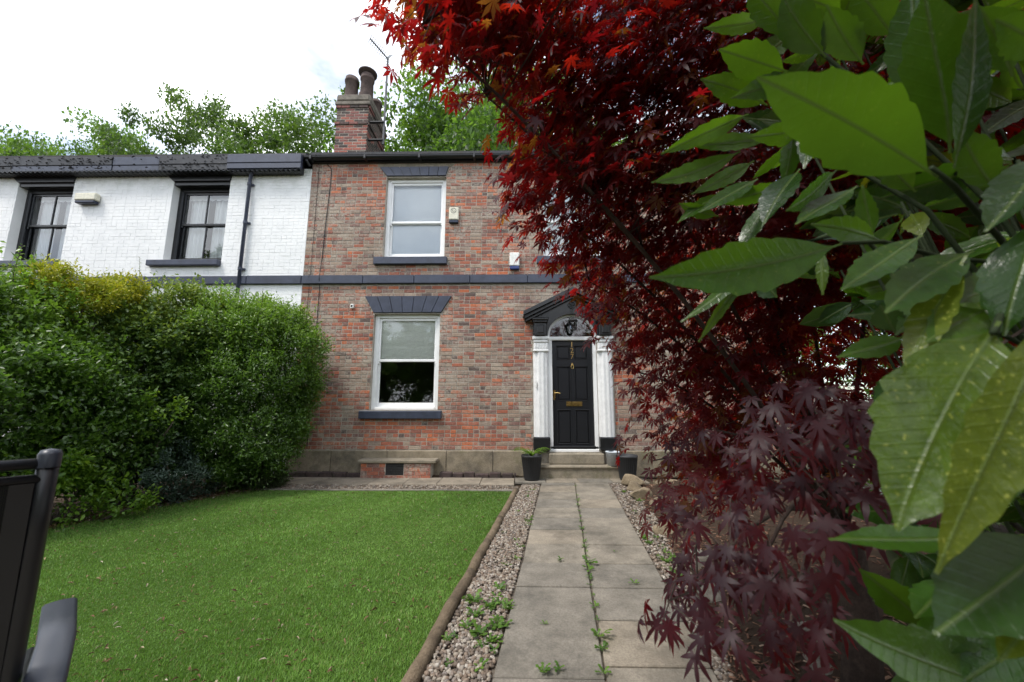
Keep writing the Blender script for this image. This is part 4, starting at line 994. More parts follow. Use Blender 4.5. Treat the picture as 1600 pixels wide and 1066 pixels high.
def tree_at(T, px, pytop, t, label, rz, sx, Ht):
    p = at(px, pytop, t); zc = np.sort([v.co.z for v in T[0].vertices][::7])[-25]; tree(T, p[0], p[1], p[2] / zc, label, rz, sx)
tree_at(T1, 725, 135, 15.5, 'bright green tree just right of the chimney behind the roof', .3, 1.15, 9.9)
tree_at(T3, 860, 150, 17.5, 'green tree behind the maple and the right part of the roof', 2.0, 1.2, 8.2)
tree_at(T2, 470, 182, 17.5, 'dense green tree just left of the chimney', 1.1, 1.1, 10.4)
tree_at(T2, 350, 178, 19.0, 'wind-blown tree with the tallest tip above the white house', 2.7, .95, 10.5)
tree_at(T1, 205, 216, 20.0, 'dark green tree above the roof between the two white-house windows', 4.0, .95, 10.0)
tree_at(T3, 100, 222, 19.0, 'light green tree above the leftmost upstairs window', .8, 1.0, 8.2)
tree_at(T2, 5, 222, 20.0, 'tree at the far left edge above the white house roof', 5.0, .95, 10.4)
MIR = ['rounded tree mirrored dark in the lower sash pane', 'tall tree mirrored in the middle of the lower front window', 'tree mirrored at the right of the lower front window', 'tree mirrored in the right white-house window', 'tree mirrored towards the door fanlight', 'tree mirrored in the leftmost white-house window']
for k, (x, y, zs, T, rz) in enumerate(((-5.5, -10, .75, T2, 0), (-2.8, -12.5, .85, T1, 1), (9, -12, .8, T2, 2), (-11, -9, .8, T3, 3), (13, -7, .9, T1, 4), (-16, -4, .9, T2, 5))):
    tree(T, x, y, zs, MIR[k], rz, 1.0, 'trees mirrored in the windows')

shrub('garden_hedge', 'tall dark hedge mirrored in the lower sash of the front window', 'hedge', (-3, -6.8, 0), [(-9.5, -6.5, 2, 2.2, 1.2, 2.2), (-6.2, -6.8, 2.2, 2.2, 1.2, 2.4), (-2.8, -6.8, 2.2, 2.2, 1.2, 2.4), (.6, -6.8, 1.8, 2.2, 1.2, 1.8), (4, -6.6, 1.8, 2.2, 1.2, 1.8)], 6000, 5, .22, M_HEDGE, None, .5, .2, .2, .12, 85, None, .2, facing=-1.1, nst=10)

# ================================================================== RED MAPLE
def maple_leaf(level=1):
    angs = [-128, -82, -42, 0, 42, 82, 128]; L = [.38, .68, .92, 1.0, .92, .68, .38]; V = [(0, 0, 0)]; Fs = []
    for a, l in zip(angs, L):
        a = math.radians(a); ca, sa = math.cos(a), math.sin(a); wd = .088 * (l ** .5) + .012
        pts = [(.17, -.075), (.17, .075), (l * .52, -wd), (l * .52, wd), (l * .8, -wd * .5), (l * .8, wd * .5), (l, 0)]
        b = len(V)
        for u, v in pts:
            x, y = u * ca - v * sa, u * sa + v * ca; r2 = x * x + y * y
            V.append((x, y, -.30 * r2 + .25 * abs(v)))
        Fs += [(0, b, b + 1), (b, b + 2, b + 3), (b, b + 3, b + 1), (b + 2, b + 4, b + 5), (b + 2, b + 5, b + 3), (b + 4, b + 6, b + 5)]
    b = len(V); V += [(0, .012, 0), (0, -.012, 0), (-.55, 0, .02)]; Fs.append((b, b + 2, b + 1))
    return np.array(V), np.array(Fs)
ML_V, ML_F = maple_leaf()
def maple_low():
    V = [(0, 0, 0)]; Fs = []
    for a, l in zip([-128, -82, -42, 0, 42, 82, 128], [.38, .68, .92, 1.0, .92, .68, .38]):
        a = math.radians(a); ca, sa = math.cos(a), math.sin(a); wd = .125 * l ** .5 + .015; b = len(V)
        for u, v in ((l * .5, -wd), (l * .5, wd), (l, 0)):
            x, y = u * ca - v * sa, u * sa + v * ca; V.append((x, y, -.30 * (x * x + y * y)))
        Fs += [(0, b, b + 1), (b, b + 2, b + 1)]
    return np.array(V), np.array(Fs)
MLO_V, MLO_F = maple_low()
M_MAPLE = mat_leaf('maple_leaf', [(0, (.024, .012, .017)), (.35, (.032, .010, .014)), (.5, (.034, .009, .012)), (.85, (.06, .010, .010)), (1, (.09, .035, .010))],
                   [(0, (.25, .010, .016)), (.5, (.58, .010, .010)), (.85, (.75, .04, .010)), (1, (.55, .20, .02))], .38, .50, .30, nsc=30)
maple = empty('maple_tree', (1.6, 2.05, .1)); tag(maple, 'dark red weeping maple with drooping leafy branches right of the path', 'tree')
OUT = [(645, -60), (650, 45), (690, 70), (730, 80), (765, 110), (795, 130), (830, 190), (852, 225), (820, 285), (805, 312), (845, 335), (868, 370), (895, 395), (900, 425), (925, 452), (938, 480),
       (982, 505), (978, 535), (1008, 575), (1028, 610), (1020, 650), (1015, 680), (1045, 690), (1065, 715), (1075, 770), (1140, 790), (1220, 740), (1440, 690), (1640, 620), (1640, -60)]
NEAR = [(1040, 800), (1030, 880), (1030, 960), (1075, 955), (1150, 975), (1205, 1050), (1270, 1050), (1290, 960), (1330, 880), (1400, 780), (1370, 620), (1240, 590), (1150, 640), (1080, 730)]
def inside(poly, x, y):
    c = False; n = len(poly); j = n - 1
    for i in range(n):
        xi, yi = poly[i]; xj, yj = poly[j]
        if (yi > y) != (yj > y) and x < (xj - xi) * (y - yi) / (yj - yi) + xi: c = not c
        j = i
    return c
rg = np.random.default_rng(5)
sprays = []
def depth_at(x, y):
    near = np.interp(x, [600, 850, 1100, 1400], [.92, 1.15, 1.2, 1.3]) if y < 280 else np.interp(y, [280, 450, 650, 850], [1.35, 1.6, 1.65, 1.3])
    far = near + np.interp(x, [600, 800, 950, 1200], [.35, .7, 1.0, 1.3])
    return near + (far - near) * rg.random() ** 1.1
while len(sprays) < 2350:
    x, y = rg.uniform(575, 1640), rg.uniform(-60, 850)
    if inside(OUT, x, y):
        if y > 640 and rg.random() < .45: continue
        if y > 460 and x > 1300 and rg.random() < .5: continue
        sprays.append((at(x, y, depth_at(x, y)), .15))
for _ in range(480): sprays.append((np.array([rg.uniform(.5, 3.0), rg.uniform(-1.2, 1.5), 2.8 + rg.uniform(-.25, .5)]), .18))     # crown carried on unseen overhead, added to shade the laurel
for x, y, t in ((672, 32, .98), (694, 66, .98), (714, 85, 1.02), (760, 150, 1.12), (722, 95, 1.08), (805, 210, 1.35), (825, 300, 1.5), (815, 320, 1.5), (850, 315, 1.55), (900, 395, 1.65), (925, 430, 1.7), (950, 480, 1.75), (990, 560, 1.8), (1000, 650, 1.85), (992, 690, 1.85), (1035, 740, 1.75), (1050, 800, 1.35), (1060, 760, 1.3), (1010, 610, 1.9), (1080, 690, 1.6), (1100, 740, 1.4)):
    sprays.append((at(x, y, t), .10))
for x, y, t in ((1285, 655, .62), (1335, 640, .64), (1225, 690, .68), (1185, 722, .78), (1245, 800, .64), (1150, 830, .72), (1092, 860, .88), (1060, 905, .9), (1205, 880, .62), (1285, 850, .66), (1155, 930, .64), (1235, 925, .66), (1045, 960, .76), (1105, 950, .72), (1200, 1000, .7), (1245, 1045, .72), (1170, 770, .8), (1115, 790, 1.0), (1305, 760, .7), (1345, 715, .7), (1130, 690, 1.1), (1330, 800, .8), (1080, 815, 1.1), (1190, 640, .95), (1250, 610, .85), (1390, 660, .8), (1400, 760, .85), (1290, 940, .9), (1160, 860, 1.0)):
    sprays.append((at(x, y, t), .075))
TC = np.array([1.55, 1.95, 1.75])
P_ = []; A_ = []; N_ = []; S_ = []; TI = []
tw = MB()
# limbs
base = np.array([1.6, 2.05, .08]); fork = np.array([1.56, 1.98, .85]); lim = []
lb = MB().tube([base, (base + fork) / 2 + np.array([.05, .02, 0]), fork], [.085, .07, .06], 9)
o = lb.build('trunk', M_MAPLEWOOD, None, True); under(o, maple)
targets = [at(660, 40, 1.02), at(760, 150, 1.25), at(880, 60, 1.5), at(1000, -20, 1.7), at(1100, 150, 1.9), at(850, 320, 1.65), at(920, 440, 1.85), at(990, 580, 2.0), at(1020, 720, 1.95), at(1090, 920, .85), at(1200, 860, .8), at(1280, 720, .75), at(1150, 680, 1.5), at(1250, 380, 2.2), at(1400, 200, 2.2), at(1450, 550, 1.7), at(1230, 1000, .85), at(1150, 420, 2.2)]
for tg in targets:
    arch = np.array([0, 0, .22 + .04 * np.linalg.norm(tg - fork)]); pts = []
    for i in range(9):
        u = i / 8; pts.append(fork * (1 - u) ** 2 + (fork * .45 + tg * .55 + arch) * 2 * u * (1 - u) + tg * u * u)
    o = MB().tube(pts, [.009 * (1 - i / 8) ** .9 + .003 for i in range(9)], 6).build('limb', M_MAPLEWOOD, None, True); under(o, maple); lim += pts[2:]
lim = np.array(lim)
for c, rad in sprays:
    d = c - TC; d[2] *= .3; dn = d / (np.linalg.norm(d) + 1e-6); droop = np.array([dn[0], dn[1], -.45]); droop /= np.linalg.norm(droop)
    j = np.argmin(((lim - c) ** 2).sum(1)); a = lim[j]
    if rg.random() < (.45 if np.linalg.norm(a - c) < .5 else .08): tw.tube([a, (a + c) / 2 + np.array([0, 0, .05]) + rg.normal(0, .03, 3), c + droop * rad * .6], [.003, .002, .001], 3)
    small = rad < .11; near_ = rad < .08
    m = int(rg.integers(9, 16)) if not small else int(rg.integers(7, 11)) if not near_ else int(rg.integers(6, 9))
    for i in range(m):
        u = rg.uniform(-1, 1); side = nrm(np.cross(droop, [0, 0, 1])[None])[0]
        p = c + droop * rad * u + side * rg.normal(0, rad * .42) + np.array([0, 0, rg.normal(0, rad * .33)])
        yaw_ = rg.normal(0, .7); ax = droop * math.cos(yaw_) + side * math.sin(yaw_) + np.array([0, 0, (-.85 if near_ else -.35) + rg.normal(0, .3)])
        P_.append(p); A_.append(ax); N_.append(np.array([0, 0, 1.]) + dn * .35 + rg.normal(0, .38, 3)); S_.append(rg.uniform(.040, .062) if not near_ else rg.uniform(.042, .058)); 
        TI.append(rg.uniform(0, .4) if near_ else np.clip(rg.normal(.52, .2), 0, .93) if rg.random() > .08 else 1.0)
o = tw.build('twigs', M_MAPLEWOOD); under(o, maple); o['kind'] = 'stuff'
P_, A_, N_, S_, TI = map(np.array, (P_, A_, N_, S_, TI))
keep = np.linalg.norm(P_ - _C, axis=1) > .42
P_, A_, N_, S_, TI = P_[keep], A_[keep], N_[keep], S_[keep], TI[keep]
Mm = frames(P_, A_, N_, S_)
pp = np.array([pix(p) for p in P_]); vis_ = (pp[:, 0] > 590) & (pp[:, 0] < 1420) & (pp[:, 1] > 0) & (pp[:, 1] < 1066)
order = np.argsort(np.where(vis_, S_ / pp[:, 2], 0))[::-1]; big = order[:300]; rest = order[300:]
o = batch('foliage', MLO_V, MLO_F, Mm[rest], M_MAPLE, None, TI[rest]); under(o, maple); o['kind'] = 'stuff'
lm = []; LT = np.array([.1, .25, .35, .02, .5, .55, .6, .7, .8, .9, 1.0, .3])
for q in range(12):
    V = ML_V.copy(); V[:, 2] *= rg.uniform(.7, 2.2); V[:, 1] *= rg.uniform(.72, 1.02); V[:, 2] += .12 * rg.normal() * V[:, 0] * V[:, 1] + .05 * rg.normal(size=len(V)) * (np.linalg.norm(V[:, :2], axis=1) > .6)
    me = mesh_np('leaf', V, ML_F, True); me.materials.append(M_MAPLE); a = me.attributes.new('tint', 'FLOAT', 'POINT'); a.data.foreach_set('value', np.full(len(V), LT[q], np.float32)); lm.append(me)
for i in big:
    o = link('leaf', lm[int(np.argmin(np.abs(LT - TI[i]) + .12 * rg.random(12)))]); o.parent = maple; o.matrix_parent_inverse = Matrix.Translation(-Vector(maple.location)); o.matrix_basis = Matrix(Mm[i].tolist())

# ================================================================== SPOTTED LAUREL, close on the right
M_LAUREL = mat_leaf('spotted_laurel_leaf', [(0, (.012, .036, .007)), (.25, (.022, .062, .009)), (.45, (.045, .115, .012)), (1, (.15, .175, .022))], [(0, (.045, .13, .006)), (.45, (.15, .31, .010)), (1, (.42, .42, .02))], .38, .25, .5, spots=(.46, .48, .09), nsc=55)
M_LSTEM = mat_plain('laurel_stem', (.016, .026, .009), .75, .2)
laurel = empty('spotted_laurel', (1.25, .62, .1)); tag(laurel, 'spotted laurel with large glossy toothed leaves filling the right foreground', 'shrub')
NLN, NLW = 30, 6
def laurel_leaf(base, tip, wpx, tilt=0.0, fold=.18, curl=.08, tint=.45, spot=.6, seed=0, serr=1.0, into=None):
    """base and tip are world points; wpx the full width in metres; tilt turns the blade about its axis"""
    NLN, NLW = (30, 6) if into is None else (12, 4)
    base, tip = np.array(base), np.array(tip); L = np.linalg.norm(tip - base); x = (tip - base) / L
    view = _C - (base + tip) / 2; view /= np.linalg.norm(view); z = view - x * (x @ view); z /= np.linalg.norm(z) + 1e-9; y = np.cross(z, x)
    z, y = z * math.cos(tilt) - y * math.sin(tilt), y * math.cos(tilt) + z * math.sin(tilt)
    rl = np.random.default_rng(seed); wav = rl.uniform(0, 6); bend = rl.uniform(-.07, .07); tw_ = rl.uniform(-.5, .5) * (.4 if seed < 100 else 1); V = []; UV = []; H2 = NLW // 2
    fold = fold * rl.uniform(.6, 2.0); und = rl.uniform(.03, .10)
    pk = .5 ** .8 * .5 ** 1.0
    for i in range(NLN + 1):
        u = max(0, (i / NLN - .07) / .93); up_ = i / NLN
        wd = wpx / 2 * min(1.0, (u ** 1.0 * (1 - u) ** 1.12) / .228) if i < NLN else 0
        wd = max(wd, .0016)
        ph = (i % 4) / 4; tooth = serr * (.20 * (ph - .35)) if .33 < u < .93 else 0
        cz = -curl * L * up_ ** 2 + .015 * L * math.sin(wav + 5 * up_); ty = tw_ * (up_ - .3); c_, s_ = math.cos(ty), math.sin(ty)
        y2, z2 = y * c_ + z * s_, z * c_ - y * s_
        for j in range(-H2, H2 + 1):
            v = j / H2; w_ = wd * (1 + (tooth if abs(j) == H2 else 0))
            V.append(base + x * L * up_ + y2 * (w_ * v + bend * L * 4 * up_ * (1 - up_) * .5) + z2 * (cz + fold * abs(v) ** 1.3 * wd - .35 * fold * wd * v * v + und * wd * math.sin(8 * up_ + wav + (1.3 if v > 0 else 0)) * v * v)); UV.append((up_ * L * 8, v * wd * 8, 0))
    r_ = NLW + 1; Fs = [(i * r_ + j, i * r_ + j + 1, (i + 1) * r_ + j + 1, (i + 1) * r_ + j) for i in range(NLN) for j in range(NLW)]
    if into is not None: into.append((np.array(V), np.array(Fs), tint, spot, np.array(UV) + np.array([seed * 1.7, 0, 0]))); return
    me = mesh_np('leaf', np.array(V), np.array(Fs), True); me.materials.append(M_LAUREL); n = len(V)
    for nm, val in (('tint', tint), ('spot', spot)): a = me.attributes.new(nm, 'FLOAT', 'POINT'); a.data.foreach_set('value', np.full(n, val, np.float32))
    a = me.attributes.new('leafuv', 'FLOAT_VECTOR', 'POINT'); a.data.foreach_set('vector', (np.array(UV) + np.array([seed * 1.7, 0, 0])).astype(np.float32).ravel())
    o = link('leaf', me); under(o, laurel); return o
# (base px, tip px, depth at base, depth at tip, width px, tilt, tint, spot)
LV = [((1468, 278), (1188, 124), .45, .41, 118, .1, .33, .4), ((1318, 380), (1022, 432), .52, .46, 100, .15, .34, .7), ((1482, 240), (1452, -20), .46, .42, 105, .5, .35, .5), ((1425, 165), (1418, -30), .55, .52, 80, -.4, .25, .4), ((1492, 262), (1545, -20), .44, .40, 70, .8, .15, .3),
      ((1205, 28), (1105, 42), .78, .74, 34, .2, .40, .5), ((1240, 60), (1165, -30), .72, .7, 60, .3, .35, .4), ((1290, 90), (1220, -10), .66, .66, 70, -.4, .3, .4), ((1155, 238), (1022, 282), .75, .70, 38, .3, .45, .8), ((1172, 178), (1042, 240), .76, .70, 36, -.3, .45, .6),
      ((1200, 165), (1098, 122), .74, .72, 52, .2, .42, .6), ((1230, 112), (1126, 78), .7, .68, 62, .0, .40, .5), ((1122, 338), (1063, 318), .78, .76, 26, .2, .42, .4), ((1185, 278), (1095, 325), .7, .66, 34, .6, .3, .5), ((1250, 262), (1190, 345), .62, .58, 60, .7, .1, .5), ((1310, 265), (1235, 330), .6, .56, 52, -.8, .1, .6),
      ((1340, 290), (1245, 345), .6, .55, 50, .8, .3, .6), ((1375, 375), (1275, 350), .55, .52, 48, .3, .45, .4), ((1365, 372), (1345, 290), .55, .54, 36, -.5, .45, .4), ((1190, 400), (1065, 500), .62, .6, 22, .4, .5, .4), ((1170, 420), (1095, 534), .62, .6, 20, -.3, .55, .4), ((1160, 430), (1120, 490), .62, .62, 24, 0, .5, .3), ((1180, 420), (1212, 465), .62, .58, 54, .9, .1, .4), ((1282, 385), (1285, 460), .56, .55, 20, .2, .6, .7),
      ((1440, 370), (1318, 446), .52, .47, 64, .5, .35, .8), ((1520, 395), (1392, 478), .48, .42, 84, .4, .3, .8), ((1510, 400), (1415, 585), .46, .42, 60, .3, .8, 1.0), ((1545, 480), (1455, 530), .46, .42, 82, .2, .5, .5), ((1415, 525), (1316, 552), .55, .5, 44, .3, .4, .3), ((1400, 520), (1375, 478), .55, .55, 50, -.3, .25, .3), ((1450, 560), (1365, 625), .52, .46, 55, .8, .12, .5),
      ((1565, 500), (1412, 825), .37, .32, 165, -.25, .62, 1.0), ((1640, 470), (1488, 905), .33, .29, 95, -.6, .8, 1.0), ((1540, 838), (1303, 835), .46, .40, 54, .5, .42, .4), ((1600, 1085), (1332, 974), .48, .42, 112, .3, .45, .35), ((1460, 985), (1348, 895), .52, .5, 66, -.3, .35, .3), ((1490, 910), (1430, 960), .5, .46, 60, .3, .35, .4), ((1660, 830), (1465, 985), .36, .32, 160, .2, .2, .3),
      ((1560, 1090), (1440, 1010), .5, .5, 90, .7, .1, .6), ((1660, 910), (1560, 1030), .34, .32, 70, .3, .75, .8), ((1620, 330), (1560, 520), .42, .4, 110, .5, .2, .5), ((1650, 230), (1540, 350), .45, .42, 90, .6, .1, .4), ((1640, 80), (1560, 30), .45, .44, 80, .3, .3, .4), ((1640, 600), (1580, 780), .36, .34, 90, .2, .5, .6), ((1500, 640), (1400, 640), .6, .55, 60, .9, .05, .5), ((1470, 620), (1390, 700), .62, .58, 60, .8, .05, .6)]
LV += [((1260, 130), (1150, 150), .72, .68, 44, .3, .42, .4), ((1300, 190), (1175, 215), .72, .66, 48, -.2, .4, .5), ((1210, 215), (1080, 225), .78, .74, 34, .4, .44, .5), ((1250, 40), (1170, 105), .76, .74, 40, .2, .38, .4), ((1180, 250), (1085, 300), .76, .72, 30, .1, .46, .6), ((1230, 290), (1130, 320), .72, .68, 36, -.4, .4, .5), ((1210, 300), (1150, 395), .72, .7, 34, .5, .36, .4), ((1320, 20), (1215, -25), .7, .68, 60, .2, .34, .4), ((1280, 150), (1255, 260), .68, .66, 44, .4, .3, .5), ((1240, 190), (1225, 290), .7, .7, 34, -.2, .44, .4), ((1140, 300), (1060, 345), .78, .76, 24, .3, .46, .5),
       ((1400, 60), (1330, -30), .62, .6, 66, .3, .3, .4), ((1350, 100), (1290, 10), .64, .62, 60, -.3, .28, .4), ((1560, 300), (1500, 200), .5, .48, 66, .5, .3, .5), ((1580, 120), (1530, 10), .5, .48, 76, .4, .25, .4), ((1430, 300), (1370, 230), .62, .6, 52, .3, .35, .4), ((1590, 420), (1500, 470), .48, .45, 66, .2, .36, .6), ((1470, 440), (1400, 520), .56, .52, 50, .4, .4, .6), ((1560, 950), (1430, 1010), .5, .46, 74, .3, .4, .4), ((1600, 1000), (1500, 1075), .46, .44, 84, -.3, .44, .5), ((1520, 760), (1425, 745), .56, .52, 46, .3, .4, .5)]
for k, (b0, t0, tb, tt, wpx, tl, ti, sp) in enumerate(LV):
    laurel_leaf(at(*b0, tb), at(*t0, tt), wpx * (1.0 if k in (0, 2, 31, 32) else .82) / F_PX * (tb + tt) / 2, tl, .22, .05, ti, sp * sp * (1.0 if ti > .6 else .55), k)
rg = np.random.default_rng(9); kk = 100
hubs = [(1330, 160, .85), (1420, 330, .75), (1500, 120, .7), (1560, 430, .6), (1480, 480, .7), (1590, 250, .6), (1540, 700, .6), (1580, 930, .55), (1500, 1000, .62), (1450, 60, .8), (1380, 240, .9), (1600, 560, .55), (1570, 60, .65), (1650, 350, .6), (1620, 780, .6), (1300, 60, .95), (1250, 200, .9), (1420, 440, .85), (1520, 850, .8), (1450, 720, .85), (1590, 1060, .6), (1350, 330, 1.0), (1520, 260, .9), (1640, 150, .8), (1640, 650, .8), (1240, -20, .95), (1550, 600, .9)]
for (hx, hy, ht) in hubs:
    c = at(hx, hy, ht); a0 = rg.uniform(0, 6)
    for q in range(7):
        a = a0 + q * 2.4; el = rg.uniform(-.7, .35); L = rg.uniform(.09, .16); d = np.array([math.cos(a) * math.cos(el), math.sin(a) * math.cos(el), math.sin(el)])
        tip = c + d * L; 
        if np.linalg.norm(tip - _C) < .45 or (pix(tip)[0] < 1120 and hy > 250): continue
        laurel_leaf(c + d * .015, tip, L * rg.uniform(.28, .38), rg.uniform(-1.3, 1.3), .22, rg.uniform(.03, .25), float(np.clip(rg.normal(.3, .2), 0, 1)), rg.uniform(.05, .5), kk); kk += 1
deep = []  # back leaves, tinted dark to paint in the gloom behind the laurel
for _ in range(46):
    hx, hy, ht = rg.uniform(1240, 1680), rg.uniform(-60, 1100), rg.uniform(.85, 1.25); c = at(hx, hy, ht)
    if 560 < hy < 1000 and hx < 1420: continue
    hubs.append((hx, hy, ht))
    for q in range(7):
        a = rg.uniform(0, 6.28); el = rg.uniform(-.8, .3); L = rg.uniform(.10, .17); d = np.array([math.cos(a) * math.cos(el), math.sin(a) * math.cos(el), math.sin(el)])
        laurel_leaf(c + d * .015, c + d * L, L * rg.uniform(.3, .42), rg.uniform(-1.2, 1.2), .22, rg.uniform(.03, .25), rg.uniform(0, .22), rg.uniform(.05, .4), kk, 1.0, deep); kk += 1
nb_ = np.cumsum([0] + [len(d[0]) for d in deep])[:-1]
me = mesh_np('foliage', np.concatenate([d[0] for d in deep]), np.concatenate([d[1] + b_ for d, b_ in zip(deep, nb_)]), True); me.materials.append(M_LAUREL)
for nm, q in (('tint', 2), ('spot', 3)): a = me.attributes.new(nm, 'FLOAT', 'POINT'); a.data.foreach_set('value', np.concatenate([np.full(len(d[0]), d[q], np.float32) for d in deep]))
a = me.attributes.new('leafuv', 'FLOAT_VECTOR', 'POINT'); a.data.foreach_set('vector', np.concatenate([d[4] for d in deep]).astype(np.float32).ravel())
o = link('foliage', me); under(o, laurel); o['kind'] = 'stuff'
# stems
ls = np.array([1.25, .62, .1]); mains = []
for (pts, r0) in (([(1600, 415, .62), (1470, 402, .55), (1380, 378, .54), (1315, 380, .52)], .005), ([(1640, 470, .6), (1560, 370, .52), (1490, 290, .46), (1455, 262, .45)], .0055), ([(1520, 420, .6), (1450, 330, .6), (1330, 260, .68), (1230, 230, .72), (1170, 190, .75)], .005), ([(1560, 330, .6), (1400, 180, .68), (1280, 80, .7), (1220, 20, .75)], .005), ([(1640, 560, .6), (1560, 520, .52), (1430, 530, .54)], .005), ([(1660, 900, .5), (1580, 850, .46), (1540, 838, .46)], .005), ([(1680, 1100, .52), (1600, 1080, .48)], .005), ([(1600, 420, .55), (1560, 500, .40), (1552, 520, .36)], .005), ([(1340, 360, .6), (1250, 380, .62), (1180, 410, .62)], .004)):
    w_ = [at(*p) for p in pts]; b0 = w_[0]; root = ls + np.array([rg.normal(0, .08), rg.normal(0, .08), 0]); mid = np.array([max(b0[0], .75) + .15, b0[1] * .8 + .12, (b0[2] + .1) * .55])
    o = MB().tube([root, mid, (mid + b0) / 2 + np.array([.05, 0, .05])] + w_, [.005, .004, .004] + [r0 * .8 * (1 - .4 * i / len(w_)) for i in range(len(w_))], 6).build('stem', M_LSTEM, None, True); under(o, laurel)
for (hx, hy, ht) in hubs:
    c = at(hx, hy, ht); o = MB().tube([ls + np.array([rg.normal(0, .1), rg.normal(0, .1), 0]), np.array([c[0] * .6 + ls[0] * .4 + .05, c[1] * .6 + ls[1] * .4, c[2] * .5]), c], [.005, .004, .0025], 5).build('stem', M_LSTEM, None, True); under(o, laurel)

# evergreen screen along the right-hand boundary, behind maple and laurel
shrub('evergreen_hedge', 'dark evergreen hedge mass behind the maple at the right edge', 'hedge', (4.6, 3.2, 0),
      [(4.8, 4.6, 2.2, 1.2, 1.6, 2.4), (4.5, 2.6, 2.4, 1.1, 1.5, 2.6), (4.2, .9, 2.4, 1.2, 1.4, 2.6), (4.4, 3.6, 4.0, 1.1, 2.0, 1.2), (4.0, 1.5, 4.3, 1.2, 1.6, 1.2)], 9000, 5, .11, M_HEDGE, None, .42, .14, .22, .12, 81, None, .2)

# ================================================================== LAWN BLADES, LITTER, LOG EDGING
M_GRASS = mat_leaf('turf_blade', [(0, (.09, .18, .028)), (.5, (.165, .32, .055)), (.86, (.25, .42, .095)), (1, (.36, .31, .14))], [(0, (.14, .30, .02)), (.86, (.30, .52, .06)), (1, (.3, .26, .09))], .3, .5, .35, nsc=6)
rg = np.random.default_rng(17)
NB = 300000; yy = 1.9 + (6.62 - 1.9) * rg.random(NB) ** 1.25; lo = np.array([max(lawn_left(v), -8) for v in np.linspace(1.3, 6.7, 60)]); ll = np.interp(yy, np.linspace(1.3, 6.7, 60), lo) - .08
xl_ = np.maximum(ll, -1.45 * yy - .6); xx = xl_ + (log_x(yy) - .02 - xl_) * rg.random(NB)
edge = np.clip((xx - ll) / .5, 0, 1); kp = rg.random(NB) < (.25 + .75 * edge); xx, yy = xx[kp], yy[kp]; n = len(xx)
hgt = rg.uniform(.011, .022, n) * (.85 + .3 * np.sin(xx * 2.1 + 1) * np.sin(yy * 1.7)); az = rg.uniform(0, 6.283, n); ln = rg.uniform(.2, 1.0, n)
bx_ = np.cos(az) * .5; sw = np.sin(az); P0 = np.stack([xx, yy, np.full(n, -.004)], 1)
la = az + rg.normal(0, .6, n) + 1.57; wdt = .0022 + .0010 * (yy - 2) / 2
side = np.stack([np.cos(az), np.sin(az), np.zeros(n)], 1) * wdt[:, None]; tipv = P0 + np.stack([np.cos(la) * ln * hgt, np.sin(la) * ln * hgt, hgt], 1)
V = np.stack([P0 - side, P0 + side, tipv], 1).reshape(-1, 3)
me = mesh_np('grass_blades', V, np.arange(3 * n).reshape(n, 3)); me.materials.append(M_GRASS)
patch = .5 + .18 * np.sin(xx * 1.3 + yy * .8) + .12 * np.sin(xx * 3.7 - yy * 2.9) + rg.normal(0, .17, n)
brown = (rg.random(n) < .05 + .25 * (1 - np.clip((xx - np.interp(yy, np.linspace(1.3, 6.7, 60), lo)) / .5, 0, 1)))
tv_ = np.where(brown, 1.0, np.clip(patch, 0, .86)); a = me.attributes.new('tint', 'FLOAT', 'POINT'); a.data.foreach_set('value', np.repeat(tv_.astype(np.float32), 3))
tag(link('lawn_grass', me), 'short green turf covering the lawn', 'grass', kind='stuff')
M_LITTER = mat_leaf('leaf_litter', [(0, (.09, .045, .025)), (.4, (.20, .10, .05)), (.8, (.34, .25, .15)), (1, (.5, .46, .36))], [(0, (.1, .05, .02)), (1, (.3, .2, .1))], .1, .7, .3)
def scatter_litter(name, label, xs, ys, zs, smin, smax, wid, seed, cat='leaf litter'):
    rg2 = np.random.default_rng(seed); n = len(xs); az = rg2.uniform(0, 6.28, n); ax = np.stack([np.cos(az), np.sin(az), rg2.normal(0, .22, n)], 1); s = rg2.uniform(smin, smax, n)
    Mx = frames(np.stack([xs, ys, zs], 1), ax, np.array([0, 0, 1.]) + rg2.normal(0, .3, (n, 3)), np.stack([s, s * rg2.uniform(wid * .6, wid * 1.4, n), s * 2.2], 1))
    o = batch(name, LEAF6_V, LEAF6_F, Mx, M_LITTER, None, rg2.random(n)); tag(o, label, cat, kind='stuff')
n = 1150; ys_ = 2.0 + 4.5 * rg.random(n) ** 1.3; x0_ = np.maximum(np.array([lawn_left(v) for v in ys_]), -1.4 * ys_); xs_ = x0_ + (log_x(ys_) - .1 - x0_) * rg.random(n)
scatter_litter('lawn_litter', 'scattered dry leaf scraps and bits lying on the lawn', xs_, ys_, np.full(n, .017), .012, .045, .3, 91)
n = 2600; ys_ = rg.uniform(3.6, 6.95, n); xs_ = np.array([lawn_left(v) for v in ys_]) - .35 * rg.random(n) + .34 * rg.random(n) ** 1.6
scatter_litter('hedge_litter', 'brown dead leaves along the foot of the hedge', xs_, ys_, np.full(n, .006) + .02 * rg.random(n), .02, .055, .5, 92)
